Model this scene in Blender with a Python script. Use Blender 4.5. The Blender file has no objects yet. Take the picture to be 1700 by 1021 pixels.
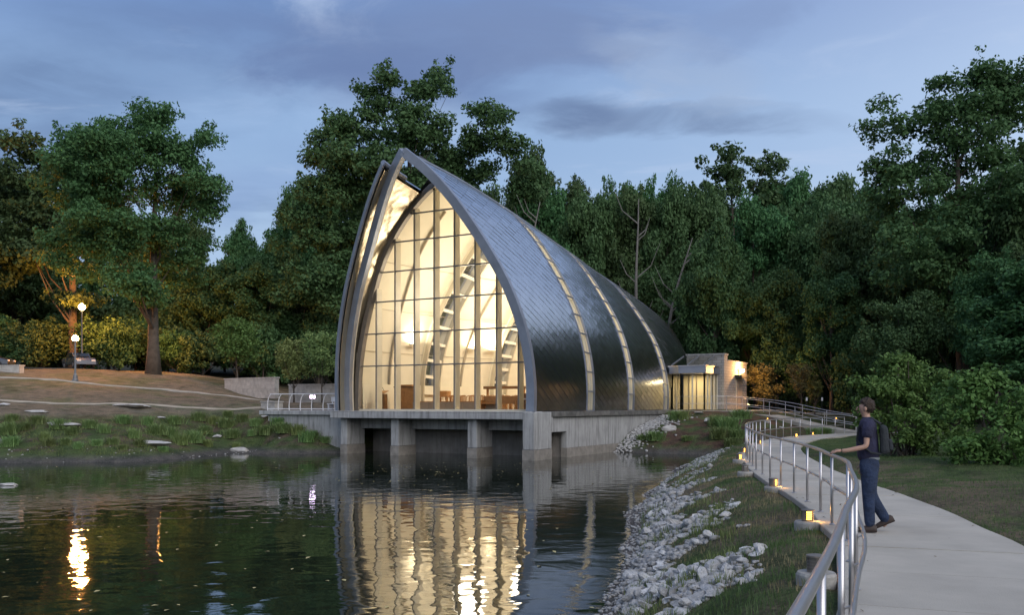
import bpy, math, random
import numpy as np
from mathutils import Vector, Matrix, noise as mnoise

random.seed(7)
rng = np.random.default_rng(7)
sc = bpy.context.scene
C = sc.collection

# ------------------------------------------------------------------ camera
ORD = ['first', 'second', 'third', 'fourth', 'fifth', 'sixth', 'seventh', 'eighth', 'ninth', 'tenth', 'eleventh', 'twelfth', 'thirteenth', 'fourteenth', 'fifteenth', 'sixteenth', 'seventeenth', 'eighteenth', 'nineteenth', 'twentieth', 'twenty-first', 'twenty-second', 'twenty-third']
CAMZ = 2.87            # metres above the pond surface (water = 0)
FLOOR = 2.54           # chapel floor
FPX, CX, HY = 1515.0, 850.0, 673.0
cam_d = bpy.data.cameras.new('camera')
cam = bpy.data.objects.new('camera', cam_d)
C.objects.link(cam)
cam.location = (0, 0, CAMZ)
cam.rotation_euler = (math.radians(90), 0, 0)
cam_d.sensor_width = 36.0
cam_d.lens = 36.0 * FPX / 1700.0
cam_d.shift_y = (HY - 510.5) / 1700.0
cam_d.clip_start = 0.05
cam_d.clip_end = 3000
sc.camera = cam

# ------------------------------------------------------------------ world: dusk sky with thin cloud
world = bpy.data.worlds.new('World')
sc.world = world
world.use_nodes = True
wt = world.node_tree
wt.nodes.clear()


def N(nt, kind, **kw):
    n = nt.nodes.new(kind)
    for k, v in kw.items():
        if k.startswith('i_'):
            key = k[2:]
            key = int(key) if key.isdigit() else key.replace('_', ' ')
            n.inputs[key].default_value = v
        else:
            setattr(n, k, v)
    return n


def L(nt, a, b):
    nt.links.new(a, b)


def ramp(nt, fac, stops, interp='EASE'):
    r = N(nt, 'ShaderNodeValToRGB')
    r.color_ramp.interpolation = interp
    els = r.color_ramp.elements
    while len(els) > 1:
        els.remove(els[-1])
    els[0].position = stops[0][0]
    els[0].color = (*stops[0][1], 1)
    for p, c in stops[1:]:
        e = els.new(p)
        e.color = (*c, 1)
    if fac is not None:
        L(nt, fac, r.inputs[0])
    return r


def math_n(nt, op, a, b=None, c=None, clamp=False):
    m = N(nt, 'ShaderNodeMath', operation=op)
    m.use_clamp = clamp
    for i, x in enumerate((a, b, c)):
        if x is None:
            continue
        if isinstance(x, (int, float)):
            m.inputs[i].default_value = x
        else:
            L(nt, x, m.inputs[i])
    return m.outputs[0]


def mixc(nt, fac, a, b, mode='MIX'):
    m = N(nt, 'ShaderNodeMix', data_type='RGBA', blend_type=mode)
    for i, x in ((0, fac), (6, a), (7, b)):
        if isinstance(x, (int, float)):
            m.inputs[i].default_value = x
        elif isinstance(x, tuple):
            m.inputs[i].default_value = (*x, 1) if len(x) == 3 else x
        else:
            L(nt, x, m.inputs[i])
    return m.outputs[2]


SKY_STRENGTH = 1.22
SUN_ELEV, SUN_AZ = 22.0, 150.0      # degrees; low glow behind and to the right of the camera
tc = N(wt, 'ShaderNodeTexCoord')
sep = N(wt, 'ShaderNodeSeparateXYZ')
L(wt, tc.outputs['Generated'], sep.inputs[0])
sx, sy, sz = sep.outputs
zc = math_n(wt, 'MAXIMUM', sz, 0.0)
base = ramp(wt, zc, [(0.0, (.26, .36, .50)), (.16, (.205, .315, .475)), (.28, (.130, .240, .425)),
                     (.41, (.062, .145, .34)), (1.0, (.06, .11, .24))])
# paler and greyer towards the right / behind (where the sun has gone down)
west = math_n(wt, 'ADD', math_n(wt, 'MULTIPLY', sx, .62), math_n(wt, 'MULTIPLY', sy, -.45))
westf = N(wt, 'ShaderNodeMapRange', interpolation_type='SMOOTHSTEP')
L(wt, west, westf.inputs[0])
westf.inputs[1].default_value = -.55
westf.inputs[2].default_value = .75
glow = ramp(wt, zc, [(0.0, (.70, .72, .75)), (.25, (.50, .59, .73)), (.6, (.38, .49, .72)), (1.0, (.20, .31, .52))])
col = mixc(wt, westf.outputs[0], base.outputs[0], glow.outputs[0])
# cloud layer: project the direction on a flat deck overhead
den = math_n(wt, 'ADD', zc, .13)
cu = math_n(wt, 'DIVIDE', sx, den)
cv = math_n(wt, 'DIVIDE', sy, den)
cmb = N(wt, 'ShaderNodeCombineXYZ')
L(wt, cu, cmb.inputs[0])
L(wt, cv, cmb.inputs[1])
mp = N(wt, 'ShaderNodeMapping')
L(wt, cmb.outputs[0], mp.inputs[0])
mp.inputs['Rotation'].default_value = (0, 0, .35)
mp.inputs['Scale'].default_value = (.62, 1.25, 1)
mp.inputs['Location'].default_value = (3.1, .7, 0)
n1 = N(wt, 'ShaderNodeTexNoise', i_Scale=1.05, i_Detail=9.0, i_Roughness=.56, i_Distortion=.55)
L(wt, mp.outputs[0], n1.inputs['Vector'])
n2 = N(wt, 'ShaderNodeTexNoise', i_Scale=2.6, i_Detail=8.0, i_Roughness=.6, i_Distortion=.9)
L(wt, mp.outputs[0], n2.inputs['Vector'])
dark = N(wt, 'ShaderNodeMapRange', interpolation_type='SMOOTHSTEP')
L(wt, n1.outputs[0], dark.inputs[0])
dark.inputs[1].default_value = .47
dark.inputs[2].default_value = .70
dark.inputs[4].default_value = .72
lft = N(wt, 'ShaderNodeMapRange', interpolation_type='SMOOTHSTEP')   # the deck thins out towards the right
L(wt, sx, lft.inputs[0])
lft.inputs[1].default_value = .16
lft.inputs[2].default_value = -.22
lft.inputs[3].default_value = .15
lft.inputs[4].default_value = 1.0
darkf = math_n(wt, 'MULTIPLY', dark.outputs[0], lft.outputs[0])
col = mixc(wt, darkf, col, (.050, .108, .240))
pale = N(wt, 'ShaderNodeMapRange', interpolation_type='SMOOTHSTEP')
L(wt, n2.outputs[0], pale.inputs[0])
pale.inputs[1].default_value = .52
pale.inputs[2].default_value = .78
pale.inputs[4].default_value = .75
col = mixc(wt, pale.outputs[0], col, (.255, .34, .50))


def cloud_patch(px, py, rx, ry, rot, colour, lo, hi, amt, scale, seed):
    """one named cloud: an elongated bank around a world direction, broken up by noise"""
    global col
    d = Vector(((px - CX) / FPX, 1, (HY - py) / FPX)).normalized()
    r = Vector((d.y, -d.x, 0)).normalized()
    up = r.cross(d)
    r2 = r * math.cos(rot) + up * math.sin(rot)
    u2 = up * math.cos(rot) - r * math.sin(rot)
    def dot(v):
        n = N(wt, 'ShaderNodeVectorMath', operation='DOT_PRODUCT')
        L(wt, tc.outputs['Generated'], n.inputs[0])
        n.inputs[1].default_value = v
        return n.outputs['Value']
    nz = N(wt, 'ShaderNodeTexNoise', i_Scale=scale, i_Detail=9.0, i_Roughness=.58, i_Distortion=.5)
    mpp = N(wt, 'ShaderNodeMapping')
    L(wt, tc.outputs['Generated'], mpp.inputs[0])
    mpp.inputs['Location'].default_value = (seed, seed * .3, 0)
    mpp.inputs['Scale'].default_value = (1, 1, 2.6)
    L(wt, mpp.outputs[0], nz.inputs['Vector'])
    a = math_n(wt, 'DIVIDE', dot(r2), rx)
    b = math_n(wt, 'DIVIDE', dot(u2), ry)
    # bend a little with the noise
    b = math_n(wt, 'ADD', b, math_n(wt, 'MULTIPLY', math_n(wt, 'SUBTRACT', nz.outputs[0], .5), 3.0))
    rr = math_n(wt, 'ADD', math_n(wt, 'POWER', math_n(wt, 'ABSOLUTE', a), 2.0), math_n(wt, 'POWER', math_n(wt, 'ABSOLUTE', b), 2.0))
    front = math_n(wt, 'GREATER_THAN', dot(d), 0.0)
    m = N(wt, 'ShaderNodeMapRange', interpolation_type='SMOOTHSTEP')
    L(wt, rr, m.inputs[0])
    m.inputs[1].default_value = 1.0
    m.inputs[2].default_value = 0.0
    m.inputs[4].default_value = amt
    nn = N(wt, 'ShaderNodeMapRange', interpolation_type='SMOOTHSTEP')
    L(wt, nz.outputs[0], nn.inputs[0])
    nn.inputs[1].default_value = lo
    nn.inputs[2].default_value = hi
    f = math_n(wt, 'MULTIPLY', math_n(wt, 'MULTIPLY', m.outputs[0], nn.outputs[0]), front)
    col = mixc(wt, f, col, colour)


cloud_patch(1110, 195, .21, .026, -.10, (0.070, 0.119, 0.235), .25, .66, .72, 7, 2.0)
cloud_patch(960, 190, .055, .022, -.05, (0.058, 0.108, 0.228), .2, .55, .75, 9, 5.0)
cloud_patch(820, 50, .26, .075, .10, (0.082, 0.134, 0.275), .30, .62, .8, 4, 1.0)
cloud_patch(560, 95, .26, .05, -.05, (0.058, 0.111, 0.259), .3, .62, .8, 5, 8.0)
cloud_patch(1130, 105, .12, .05, -.45, (0.206, 0.270, 0.392), .30, .62, .45, 6, 3.0)
cloud_patch(1250, 20, .09, .035, .3, (0.103, 0.169, 0.330), .3, .62, .6, 6, 4.0)
cloud_patch(440, 215, .20, .055, .10, (0.164, 0.277, 0.471), .3, .6, .7, 6, 9.0)
cloud_patch(120, 120, .20, .035, .05, (0.098, 0.193, 0.369), .35, .6, .7, 6, 11.0)
cloud_patch(700, 190, .12, .03, -.1, (0.182, 0.277, 0.439), .35, .6, .6, 6, 12.0)
cloud_patch(470, 300, .16, .045, .12, (0.121, 0.216, 0.408), .3, .6, .6, 6, 6.0)
bg = N(wt, 'ShaderNodeBackground')
bg.inputs['Strength'].default_value = SKY_STRENGTH
hs_ = N(wt, 'ShaderNodeHueSaturation', i_Saturation=.84)
L(wt, col, hs_.inputs['Color'])
L(wt, hs_.outputs[0], bg.inputs[0])
wo = N(wt, 'ShaderNodeOutputWorld')
L(wt, bg.outputs[0], wo.inputs[0])

# weak, very soft afterglow from behind the camera
sun_d = bpy.data.lights.new('sun', 'SUN')
sun_d.energy = 1.4
sun_d.angle = math.radians(60)
sun_d.color = (1.0, .93, .86)
sun = bpy.data.objects.new('sun', sun_d)
C.objects.link(sun)
_az, _el = math.radians(SUN_AZ), math.radians(SUN_ELEV + 14)
_dir = Vector((math.sin(_az) * math.cos(_el), math.cos(_az) * math.cos(_el), math.sin(_el)))
sun.rotation_euler = _dir.to_track_quat('Z', 'Y').to_euler()

sc.view_settings.view_transform = 'Standard'
sc.view_settings.look = 'None'
sc.view_settings.gamma = 1
sc.view_settings.exposure = 0.45
sc.view_settings.use_curve_mapping = False
sc.cycles.use_denoising = True
try:
    sc.cycles.denoiser = 'OPENIMAGEDENOISE'
except Exception:
    pass
sc.cycles.max_bounces = 7
sc.cycles.diffuse_bounces = 3
sc.cycles.glossy_bounces = 3
sc.cycles.transparent_max_bounces = 14
sc.cycles.sample_clamp_indirect = 4.0
sc.cycles.caustics_reflective = False
sc.cycles.caustics_refractive = False


# ------------------------------------------------------------------ helpers
def at(px, py, Y):
    """a point of the place seen in direction (px,py) at depth Y"""
    return Vector(((px - CX) / FPX * Y, Y, CAMZ + (HY - py) / FPX * Y))


MATS = {}


def mat(name, color, rough=.7, metal=0.0, var=.0, vscale=3.0, bump=0.0, bscale=20.0, color2=None, rnd=0.0,
        emit=None, estr=0.0, spec=.5, streak=None, coat=0.0, trans=0.0, det=6.0):
    if name in MATS:
        return MATS[name]
    m = bpy.data.materials.new(name)
    m.use_nodes = True
    nt = m.node_tree
    b = nt.nodes['Principled BSDF']
    b.inputs['Roughness'].default_value = rough
    b.inputs['Metallic'].default_value = metal
    b.inputs['Specular IOR Level'].default_value = spec
    if coat:
        b.inputs['Coat Weight'].default_value = coat
        b.inputs['Coat Roughness'].default_value = .08
    b.inputs['Base Color'].default_value = (*color, 1)
    geo = N(nt, 'ShaderNodeNewGeometry')
    c = None
    if var or color2:
        nz = N(nt, 'ShaderNodeTexNoise', i_Scale=vscale, i_Detail=det, i_Roughness=.6)
        L(nt, geo.outputs['Position'], nz.inputs['Vector'])
        mr = N(nt, 'ShaderNodeMapRange')
        L(nt, nz.outputs[0], mr.inputs[0])
        mr.inputs[1].default_value = .32
        mr.inputs[2].default_value = .68
        c2 = color2 if color2 else tuple(x * (1 - var) for x in color)
        c1 = color if color2 else tuple(min(1, x * (1 + var)) for x in color)
        c = mixc(nt, mr.outputs[0], c2, c1)
    if streak:
        mp_ = N(nt, 'ShaderNodeMapping')
        L(nt, geo.outputs['Position'], mp_.inputs[0])
        mp_.inputs['Scale'].default_value = (2.2, 2.2, .22)
        ns = N(nt, 'ShaderNodeTexNoise', i_Scale=2.2, i_Detail=7.0, i_Roughness=.65)
        L(nt, mp_.outputs[0], ns.inputs['Vector'])
        ms = N(nt, 'ShaderNodeMapRange')
        L(nt, ns.outputs[0], ms.inputs[0])
        ms.inputs[1].default_value = .46
        ms.inputs[2].default_value = .70
        ms.inputs[4].default_value = streak[1]
        c = mixc(nt, ms.outputs[0], c if c else color, streak[0])
    if rnd:
        oi = N(nt, 'ShaderNodeObjectInfo')
        hsv = N(nt, 'ShaderNodeHueSaturation')
        mr2 = N(nt, 'ShaderNodeMapRange')
        L(nt, oi.outputs['Random'], mr2.inputs[0])
        mr2.inputs[3].default_value = 1 - rnd
        mr2.inputs[4].default_value = 1 + rnd
        L(nt, mr2.outputs[0], hsv.inputs['Value'])
        if c:
            L(nt, c, hsv.inputs['Color'])
        else:
            hsv.inputs['Color'].default_value = (*color, 1)
        c = hsv.outputs[0]
    if c:
        L(nt, c, b.inputs['Base Color'])
    if bump:
        nb = N(nt, 'ShaderNodeTexNoise', i_Scale=bscale, i_Detail=6.0, i_Roughness=.6)
        L(nt, geo.outputs['Position'], nb.inputs['Vector'])
        bp = N(nt, 'ShaderNodeBump', i_Strength=bump, i_Distance=.05)
        L(nt, nb.outputs[0], bp.inputs['Height'])
        L(nt, bp.outputs[0], b.inputs['Normal'])
    if emit:
        b.inputs['Emission Color'].default_value = (*emit, 1)
        b.inputs['Emission Strength'].default_value = estr
    MATS[name] = m
    return m


def glass_mat(name, tint=(.95, .97, .95), refl=1.0, rough=.03):
    if name in MATS:
        return MATS[name]
    m = bpy.data.materials.new(name)
    m.use_nodes = True
    nt = m.node_tree
    nt.nodes.clear()
    tr = N(nt, 'ShaderNodeBsdfTransparent')
    tr.inputs[0].default_value = (*tint, 1)
    gl = N(nt, 'ShaderNodeBsdfGlossy')
    gl.inputs['Roughness'].default_value = rough
    fr = N(nt, 'ShaderNodeFresnel')
    fr.inputs[0].default_value = 1.45
    f = math_n(nt, 'MULTIPLY', fr.outputs[0], refl, clamp=True)
    mx = N(nt, 'ShaderNodeMixShader')
    L(nt, f, mx.inputs[0])
    L(nt, tr.outputs[0], mx.inputs[1])
    L(nt, gl.outputs[0], mx.inputs[2])
    o = N(nt, 'ShaderNodeOutputMaterial')
    L(nt, mx.outputs[0], o.inputs[0])
    MATS[name] = m
    return m


class MB:
    """collects polygons, builds one mesh"""
    def __init__(s):
        s.v, s.f = [], []

    def quad(s, a, b, c, d):
        n = len(s.v)
        s.v += [tuple(a), tuple(b), tuple(c), tuple(d)]
        s.f.append((n, n + 1, n + 2, n + 3))

    def poly(s, pts):
        n = len(s.v)
        s.v += [tuple(p) for p in pts]
        s.f.append(tuple(range(n, n + len(pts))))

    def hexa(s, p):            # 8 corners: bottom 0-3 ccw, top 4-7
        n = len(s.v)
        s.v += [tuple(x) for x in p]
        for f in ((3, 2, 1, 0), (4, 5, 6, 7), (0, 1, 5, 4), (1, 2, 6, 5), (2, 3, 7, 6), (3, 0, 4, 7)):
            s.f.append(tuple(n + i for i in f))

    def box(s, x0, x1, y0, y1, z0, z1, T=None):
        p = [(x0, y0, z0), (x1, y0, z0), (x1, y1, z0), (x0, y1, z0), (x0, y0, z1), (x1, y0, z1), (x1, y1, z1), (x0, y1, z1)]
        if T:
            p = [T(*q) for q in p]
        s.hexa(p)

    def bar(s, p, q, w, h, up=(0, 0, 1)):
        p, q, up = Vector(p), Vector(q), Vector(up)
        d = (q - p).normalized()
        r = d.cross(up)
        if r.length < 1e-4:
            r = d.cross(Vector((1, 0, 0)))
        r.normalize()
        u = r.cross(d).normalized()
        s.hexa([p - r * w / 2 - u * h / 2, p + r * w / 2 - u * h / 2, q + r * w / 2 - u * h / 2, q - r * w / 2 - u * h / 2,
                p - r * w / 2 + u * h / 2, p + r * w / 2 + u * h / 2, q + r * w / 2 + u * h / 2, q - r * w / 2 + u * h / 2])

    def tube(s, pts, r, n=8, cap=True):
        pts = [Vector(p) for p in pts]
        rs = r if isinstance(r, (list, tuple)) else [r] * len(pts)
        k = len(s.v)
        d0 = (pts[1] - pts[0]).normalized()
        ref = Vector((0, 0, 1)) if abs(d0.z) < .9 else Vector((1, 0, 0))
        for i, p in enumerate(pts):
            if i == 0:
                d = pts[1] - pts[0]
            elif i == len(pts) - 1:
                d = pts[-1] - pts[-2]
            else:
                d = (pts[i + 1] - pts[i]).normalized() + (pts[i] - pts[i - 1]).normalized()
            d.normalize()
            a = ref - d * ref.dot(d)
            if a.length < 1e-5:
                a = d.orthogonal()
            a.normalize()
            ref = a
            b = d.cross(a)
            for j in range(n):
                t = 2 * math.pi * j / n
                s.v.append(tuple(p + (a * math.cos(t) + b * math.sin(t)) * rs[i]))
        for i in range(len(pts) - 1):
            for j in range(n):
                a0 = k + i * n + j
                a1 = k + i * n + (j + 1) % n
                s.f.append((a0, a1, a1 + n, a0 + n))
        if cap:
            s.f.append(tuple(k + j for j in reversed(range(n))))
            s.f.append(tuple(k + (len(pts) - 1) * n + j for j in range(n)))

    def lathe(s, c, prof, n=16):     # prof: (r,z)
        k = len(s.v)
        for r, z in prof:
            for j in range(n):
                t = 2 * math.pi * j / n
                s.v.append((c[0] + r * math.cos(t), c[1] + r * math.sin(t), c[2] + z))
        for i in range(len(prof) - 1):
            for j in range(n):
                a0 = k + i * n + j
                a1 = k + i * n + (j + 1) % n
                s.f.append((a0, a1, a1 + n, a0 + n))
        s.f.append(tuple(k + j for j in reversed(range(n))))
        s.f.append(tuple(k + (len(prof) - 1) * n + j for j in range(n)))

    def grid(s, P):                  # P[i][j] points
        k = len(s.v)
        ni, nj = len(P), len(P[0])
        for row in P:
            s.v += [tuple(p) for p in row]
        for i in range(ni - 1):
            for j in range(nj - 1):
                a = k + i * nj + j
                s.f.append((a, a + 1, a + nj + 1, a + nj))


def wpos(o):
    p = Vector((0, 0, 0))
    while o is not None:
        p += o.location
        o = o.parent
    return p


def link(name, me, parent=None, loc=(0, 0, 0)):
    o = bpy.data.objects.new(name, me)
    C.objects.link(o)
    if parent is not None:
        o.parent = parent
    o.location = loc
    return o


def obj(name, mb, material, parent=None, smooth=False, world=True, bevel=0.0, origin=None):
    """one mesh object; vertices in world space, made relative to the parent's place (or to origin)"""
    V = np.array([tuple(v) for v in mb.v], dtype=np.float64).reshape(-1, 3)
    loc = Vector((0, 0, 0))
    if parent is not None and world:
        V = V - np.array(wpos(parent))
    elif parent is None and world:
        o3 = np.array(origin) if origin is not None else np.array([V[:, 0].mean(), V[:, 1].mean(), V[:, 2].min()])
        V = V - o3
        loc = Vector(o3)
    me = bpy.data.meshes.new(name)
    me.from_pydata([tuple(v) for v in V], [], mb.f)
    if material is not None:
        for mm in (material if isinstance(material, (list, tuple)) else [material]):
            me.materials.append(mm)
    if smooth:
        me.polygons.foreach_set('use_smooth', [True] * len(me.polygons))
    me.update()
    o = link(name, me, parent, loc)
    if bevel:
        bv = o.modifiers.new('bevel', 'BEVEL')
        bv.width = bevel
        bv.segments = 2
        bv.limit_method = 'ANGLE'
    return o


def np_mesh(name, V, F, material, smooth=False):
    V = np.asarray(V, dtype=np.float32)
    F = np.asarray(F, dtype=np.int32)
    me = bpy.data.meshes.new(name)
    me.vertices.add(len(V))
    me.vertices.foreach_set('co', V.ravel())
    k = F.shape[1]
    me.loops.add(F.size)
    me.loops.foreach_set('vertex_index', F.ravel())
    me.polygons.add(len(F))
    me.polygons.foreach_set('loop_start', np.arange(0, F.size, k, dtype=np.int32))
    if smooth:
        me.polygons.foreach_set('use_smooth', np.ones(len(F), dtype=bool))
    me.update(calc_edges=True)
    if material is not None:
        me.materials.append(material)
    return me


def tag(o, label=None, cat=None, group=None, kind=None):
    if label:
        o['label'] = label
    if cat:
        o['category'] = cat
    if group:
        o['group'] = group
    if kind:
        o['kind'] = kind
    return o


def thing(name, label, cat, loc=(0, 0, 0), rz=0.0, group=None):
    o = bpy.data.objects.new(name, None)
    o.empty_display_size = .2
    C.objects.link(o)
    o.location = loc
    o.rotation_euler = (0, 0, rz)
    return tag(o, label, cat, group)


def dup(root, loc, rz=0.0, label=None, group=None, scale=None):
    def cp(o, parent):
        c = o.copy()
        C.objects.link(c)
        c.parent = parent
        for ch in o.children:
            cp(ch, c)
        return c
    r = cp(root, None)
    r.location = loc
    r.rotation_euler = (0, 0, rz)
    if scale:
        r.scale = scale
    if label:
        r['label'] = label
    if group:
        r['group'] = group
    return r


# chapel frame: a = metres to the left along the front, t = metres back from the front, z = above the floor
PR = Vector((.95, 48.0))
UU = Vector((.870, -.4935))
VV = Vector((.4937, .8697))


def W(a, t, z):
    return Vector((PR.x - a * UU.x + t * VV.x, PR.y - a * UU.y + t * VV.y, FLOOR + z))


def Wz(a, t, z):        # z above the water
    return W(a, t, z - FLOOR)


# ------------------------------------------------------------------ path line (world, from the rail)
rail_pts = [(.30, 1.6), (.95, 3.05), (1.75, 4.9), (2.35, 6.4), (2.78, 7.36), (3.2, 8.5), (3.70, 10.0), (4.2, 11.4), (4.45, 12.73),
            (4.83, 14.27), (5.11, 15.81), (5.36, 17.35), (5.56, 18.9), (5.8, 20.6), (6.05, 22.1), (6.32, 23.7), (6.66, 25.3),
            (7.1, 27.4), (7.5, 29.2), (8.45, 33.0), (9.7, 37.2), (11.5, 42.0), (13.6, 46.4), (15.9, 50.0), (18.2, 52.6), (19.6, 53.8)]
PATHZ = 1.20


def catmull(pts, step=.25):
    P = [Vector(p) for p in pts]
    P = [P[0] * 2 - P[1]] + P + [P[-1] * 2 - P[-2]]
    out = []
    for i in range(1, len(P) - 2):
        n = max(2, int((P[i + 1] - P[i]).length / step))
        for k in range(n):
            t = k / n
            out.append(.5 * ((2 * P[i]) + (-P[i - 1] + P[i + 1]) * t + (2 * P[i - 1] - 5 * P[i] + 4 * P[i + 1] - P[i + 2]) * t * t
                             + (-P[i - 1] + 3 * P[i] - 3 * P[i + 1] + P[i + 2]) * t ** 3))
    out.append(P[-2])
    return out


rl = catmull([Vector((x, y, 0)) for x, y in rail_pts])
# light smoothing
for _ in range(6):
    rl = [rl[0]] + [(rl[i - 1] + rl[i] * 2 + rl[i + 1]) / 4 for i in range(1, len(rl) - 1)] + [rl[-1]]
ext = catmull([Vector(p) for p in ((19.6, 53.8, 0), (22.5, 55.9, 0), (27, 58.5, 0), (34, 61.5, 0))])
back = catmull([Vector(p) for p in ((-2.2, -6, 0), (-.6, -1.5, 0), (.30, 1.6, 0))])
cl_rail = back[:-1] + rl + ext[1:]


def norm2(L_, i):
    d = L_[min(i + 1, len(L_) - 1)] - L_[max(i - 1, 0)]
    d.normalize()
    return Vector((d.y, -d.x, 0))


path_l = [p - norm2(cl_rail, i) * .14 for i, p in enumerate(cl_rail)]
path_r = [p + norm2(cl_rail, i) * 1.98 for i, p in enumerate(cl_rail)]
path_c = [(a + b) / 2 for a, b in zip(path_l, path_r)]

# ------------------------------------------------------------------ terrain heights
ctl = []


def cp_(px, py, Y):
    p = at(px, py, Y)
    ctl.append((p.x, p.y, p.z))


for a in [(0, 770, 44.8), (-150, 772, 44.2), (200, 768, 45.8), (300, 762, 48.9), (420, 754, 53.8), (540, 749, 57.5),
          (100, 752, 46.4), (300, 744, 51.0), (430, 742, 56.0),
          (0, 735, 47.6), (100, 727, 48.6), (250, 726, 51.3), (0, 697, 51), (120, 695, 53), (250, 696, 55),
          (400, 728, 57), (400, 703, 59.5), (500, 722, 59.5), (0, 668, 57), (130, 671, 58), (250, 674, 60), (360, 678, 62), (440, 682, 63),
          (38, 630, 68), (125, 634, 70), (300, 650, 71), (460, 666, 72), (540, 672, 74), (-100, 622, 68),
          (35, 613, 82), (-150, 608, 82), (150, 614, 82), (250, 619, 82), (380, 633, 80), (460, 655, 82), (560, 668, 84)]:
    cp_(*a)
ctl += [(-75, 45, .3), (-75, 60, 3.5), (-75, 85, 6.5), (-50, 100, 6.4), (-25, 100, 6.0), (0, 105, 4.5), (-75, 130, 8), (-30, 130, 8), (0, 130, 7),
        (30, 130, 7), (80, 130, 9), (80, 80, 5), (80, 40, 3), (80, 0, 2.5), (40, 0, 1.5), (40, -40, 2), (-80, -40, 0.5), (-80, 10, -1.2),
        (20, 90, 3.2), (40, 95, 4), (30, 75, 2.7)]
# pond bed
for x, y in ((-30, 38), (-15, 30), (-5, 40), (-30, 20), (-15, 12), (-50, 30), (-8, 50), (2, 45), (-4, 22), (0, 30), (-6, 10), (-20, 0), (5, 44), (-14, 50), (-24, 43), (-60, 20), (-50, 0)):
    ctl.append((x, y, -1.6))
for x, y in ((1, 52), (-4, 55), (-9, 56.2), (3.5, 50.5), (-1.5, 54)):
    ctl.append((x, y, -.8))
ctl += [(.3, 53.5, -.7), (5.2, 53.2, -.7), (7.5, 51.0, -.6), (7.5, 46.5, -.5), (9.3, 48.2, -.3)]
# waterline on the path side
for x, y in ((-4.5, 2.0), (-1.6, 4.5), (.2, 8.0), (1.05, 11.0), (1.35, 12.6), (2.05, 16.9), (2.85, 21), (4.1, 27.7), (5.4, 32.5), (6.9, 37.5), (8.4, 42.6), (10.6, 46.6), (12.3, 49.6), (12.4, 51.4), (9.6, 53.6), (6.2, 56.0)):
    ctl.append((x, y, 0.0))
for x, y in ((-1.0, 10.5), (0.0, 16.9), (1.0, 21), (2.2, 27.7), (5.8, 43.6), (3.8, 37.0)):
    ctl.append((x, y, -.75))
for x, y, z in ((-1.2, 1.5, 1.05), (0, 3, .95), (.8, 6.0, .75), (2.0, 10.0, .62), (3.1, 12.8, .75), (3.5, 16.9, .75), (4.3, 21, .75), (5.6, 27.7, .8), (7.2, 34, .75), (9.1, 41, .7), (12.2, 47.4, .7)):
    ctl.append((x, y, z))
for i in range(0, len(cl_rail), 10):
    for off, z in ((-.2, 1.16), (-.7, 1.08), (.9, 1.16), (2.1, 1.16)):
        q = cl_rail[i] + norm2(cl_rail, i) * off
        ctl.append((q.x, q.y, z))
    q = cl_rail[i] + norm2(cl_rail, i) * 5
    if q.y > 6 and q.y < 45:
        ctl.append((q.x, q.y, 1.28))
ctl += [(11, 15, 1.2), (16, 24, 1.25), (16, 33, 1.35), (22, 34, 1.7), (22, 45, 1.7), (30, 45, 2.2), (25, 52, 1.6), (30, 66, 2.2), (26, 68, 2.1), (40, 62, 2.8), (15, 5, 1.3), (24, 15, 1.6)]
# planting bed right of the chapel
ctl += [(9.5, 56, .9), (12.5, 54.2, .8), (15, 53, .95), (13.5, 57.5, 1.6), (16, 57, 1.6), (11, 60, 1.9), (13, 61.5, 2.3), (8.9, 60.8, 1.7), (10.6, 63.4, 2.3), (14, 66, 2.45), (12.0, 66, 2.45), (17, 66, 2.4), (20, 66, 2.25), (19, 60, 1.9), (23, 61, 1.8)]
for t in (12, 20, 30, 40):
    for a in (4, 8):
        q = W(a, t, 0)
        ctl.append((q.x, q.y, 2.1))
for a, t, z in ((-1.0, 9.6, .15), (-1.0, 13, 1.3), (-1.0, 17, 2.1), (-1.2, 22, 2.35), (12.8, 6, 2.3), (13, 12, 2.4), (15, 20, 2.8), (16, 4, 2.35), (21, 5, 2.4), (8, 46, 3)):
    q = W(a, t, 0)
    ctl.append((q.x, q.y, z))
# left of the front: bank below the terrace
for a, t, z in ((13.6, 0.2, .2), (15.5, 0.6, 1.0), (17.5, 1.0, 1.75), (19.5, 1.4, 2.3), (13.3, 1.0, .45)):
    q = W(a, t, 0)
    ctl.append((q.x, q.y, z))
ctl = np.array(ctl)
# bilinear-safe thin plate with light smoothing
_n = len(ctl)


def _phi(r2):
    return np.where(r2 > 1e-9, .5 * r2 * np.log(np.maximum(r2, 1e-9)), 0)


_P = ctl[:, :2] / 50.0
_K = _phi(((_P[:, None] - _P[None]) ** 2).sum(-1)) + np.eye(_n) * 2e-5
_A = np.zeros((_n + 3, _n + 3))
_A[:_n, :_n] = _K
_A[:_n, _n] = 1
_A[:_n, _n + 1:] = _P
_A[_n:, :_n] = _A[:_n, _n:].T
_w = np.linalg.solve(_A, np.concatenate([ctl[:, 2], np.zeros(3)]))


def tps(XY):
    Q = np.asarray(XY, dtype=float) / 50.0
    out = np.empty(len(Q))
    for s in range(0, len(Q), 20000):
        q = Q[s:s + 20000]
        r2 = ((q[:, None] - _P[None]) ** 2).sum(-1)
        out[s:s + 20000] = _phi(r2) @ _w[:_n] + _w[_n] + q @ _w[_n + 1:]
    return out


pc = np.array([(p.x, p.y) for p in path_c])


def path_dist(XY):
    XY = np.asarray(XY, dtype=float)
    out = np.full(len(XY), 99.0)
    for s in range(0, len(XY), 20000):
        q = XY[s:s + 20000]
        out[s:s + 20000] = np.sqrt(((q[:, None] - pc[None]) ** 2).sum(-1).min(1))
    return out


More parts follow.
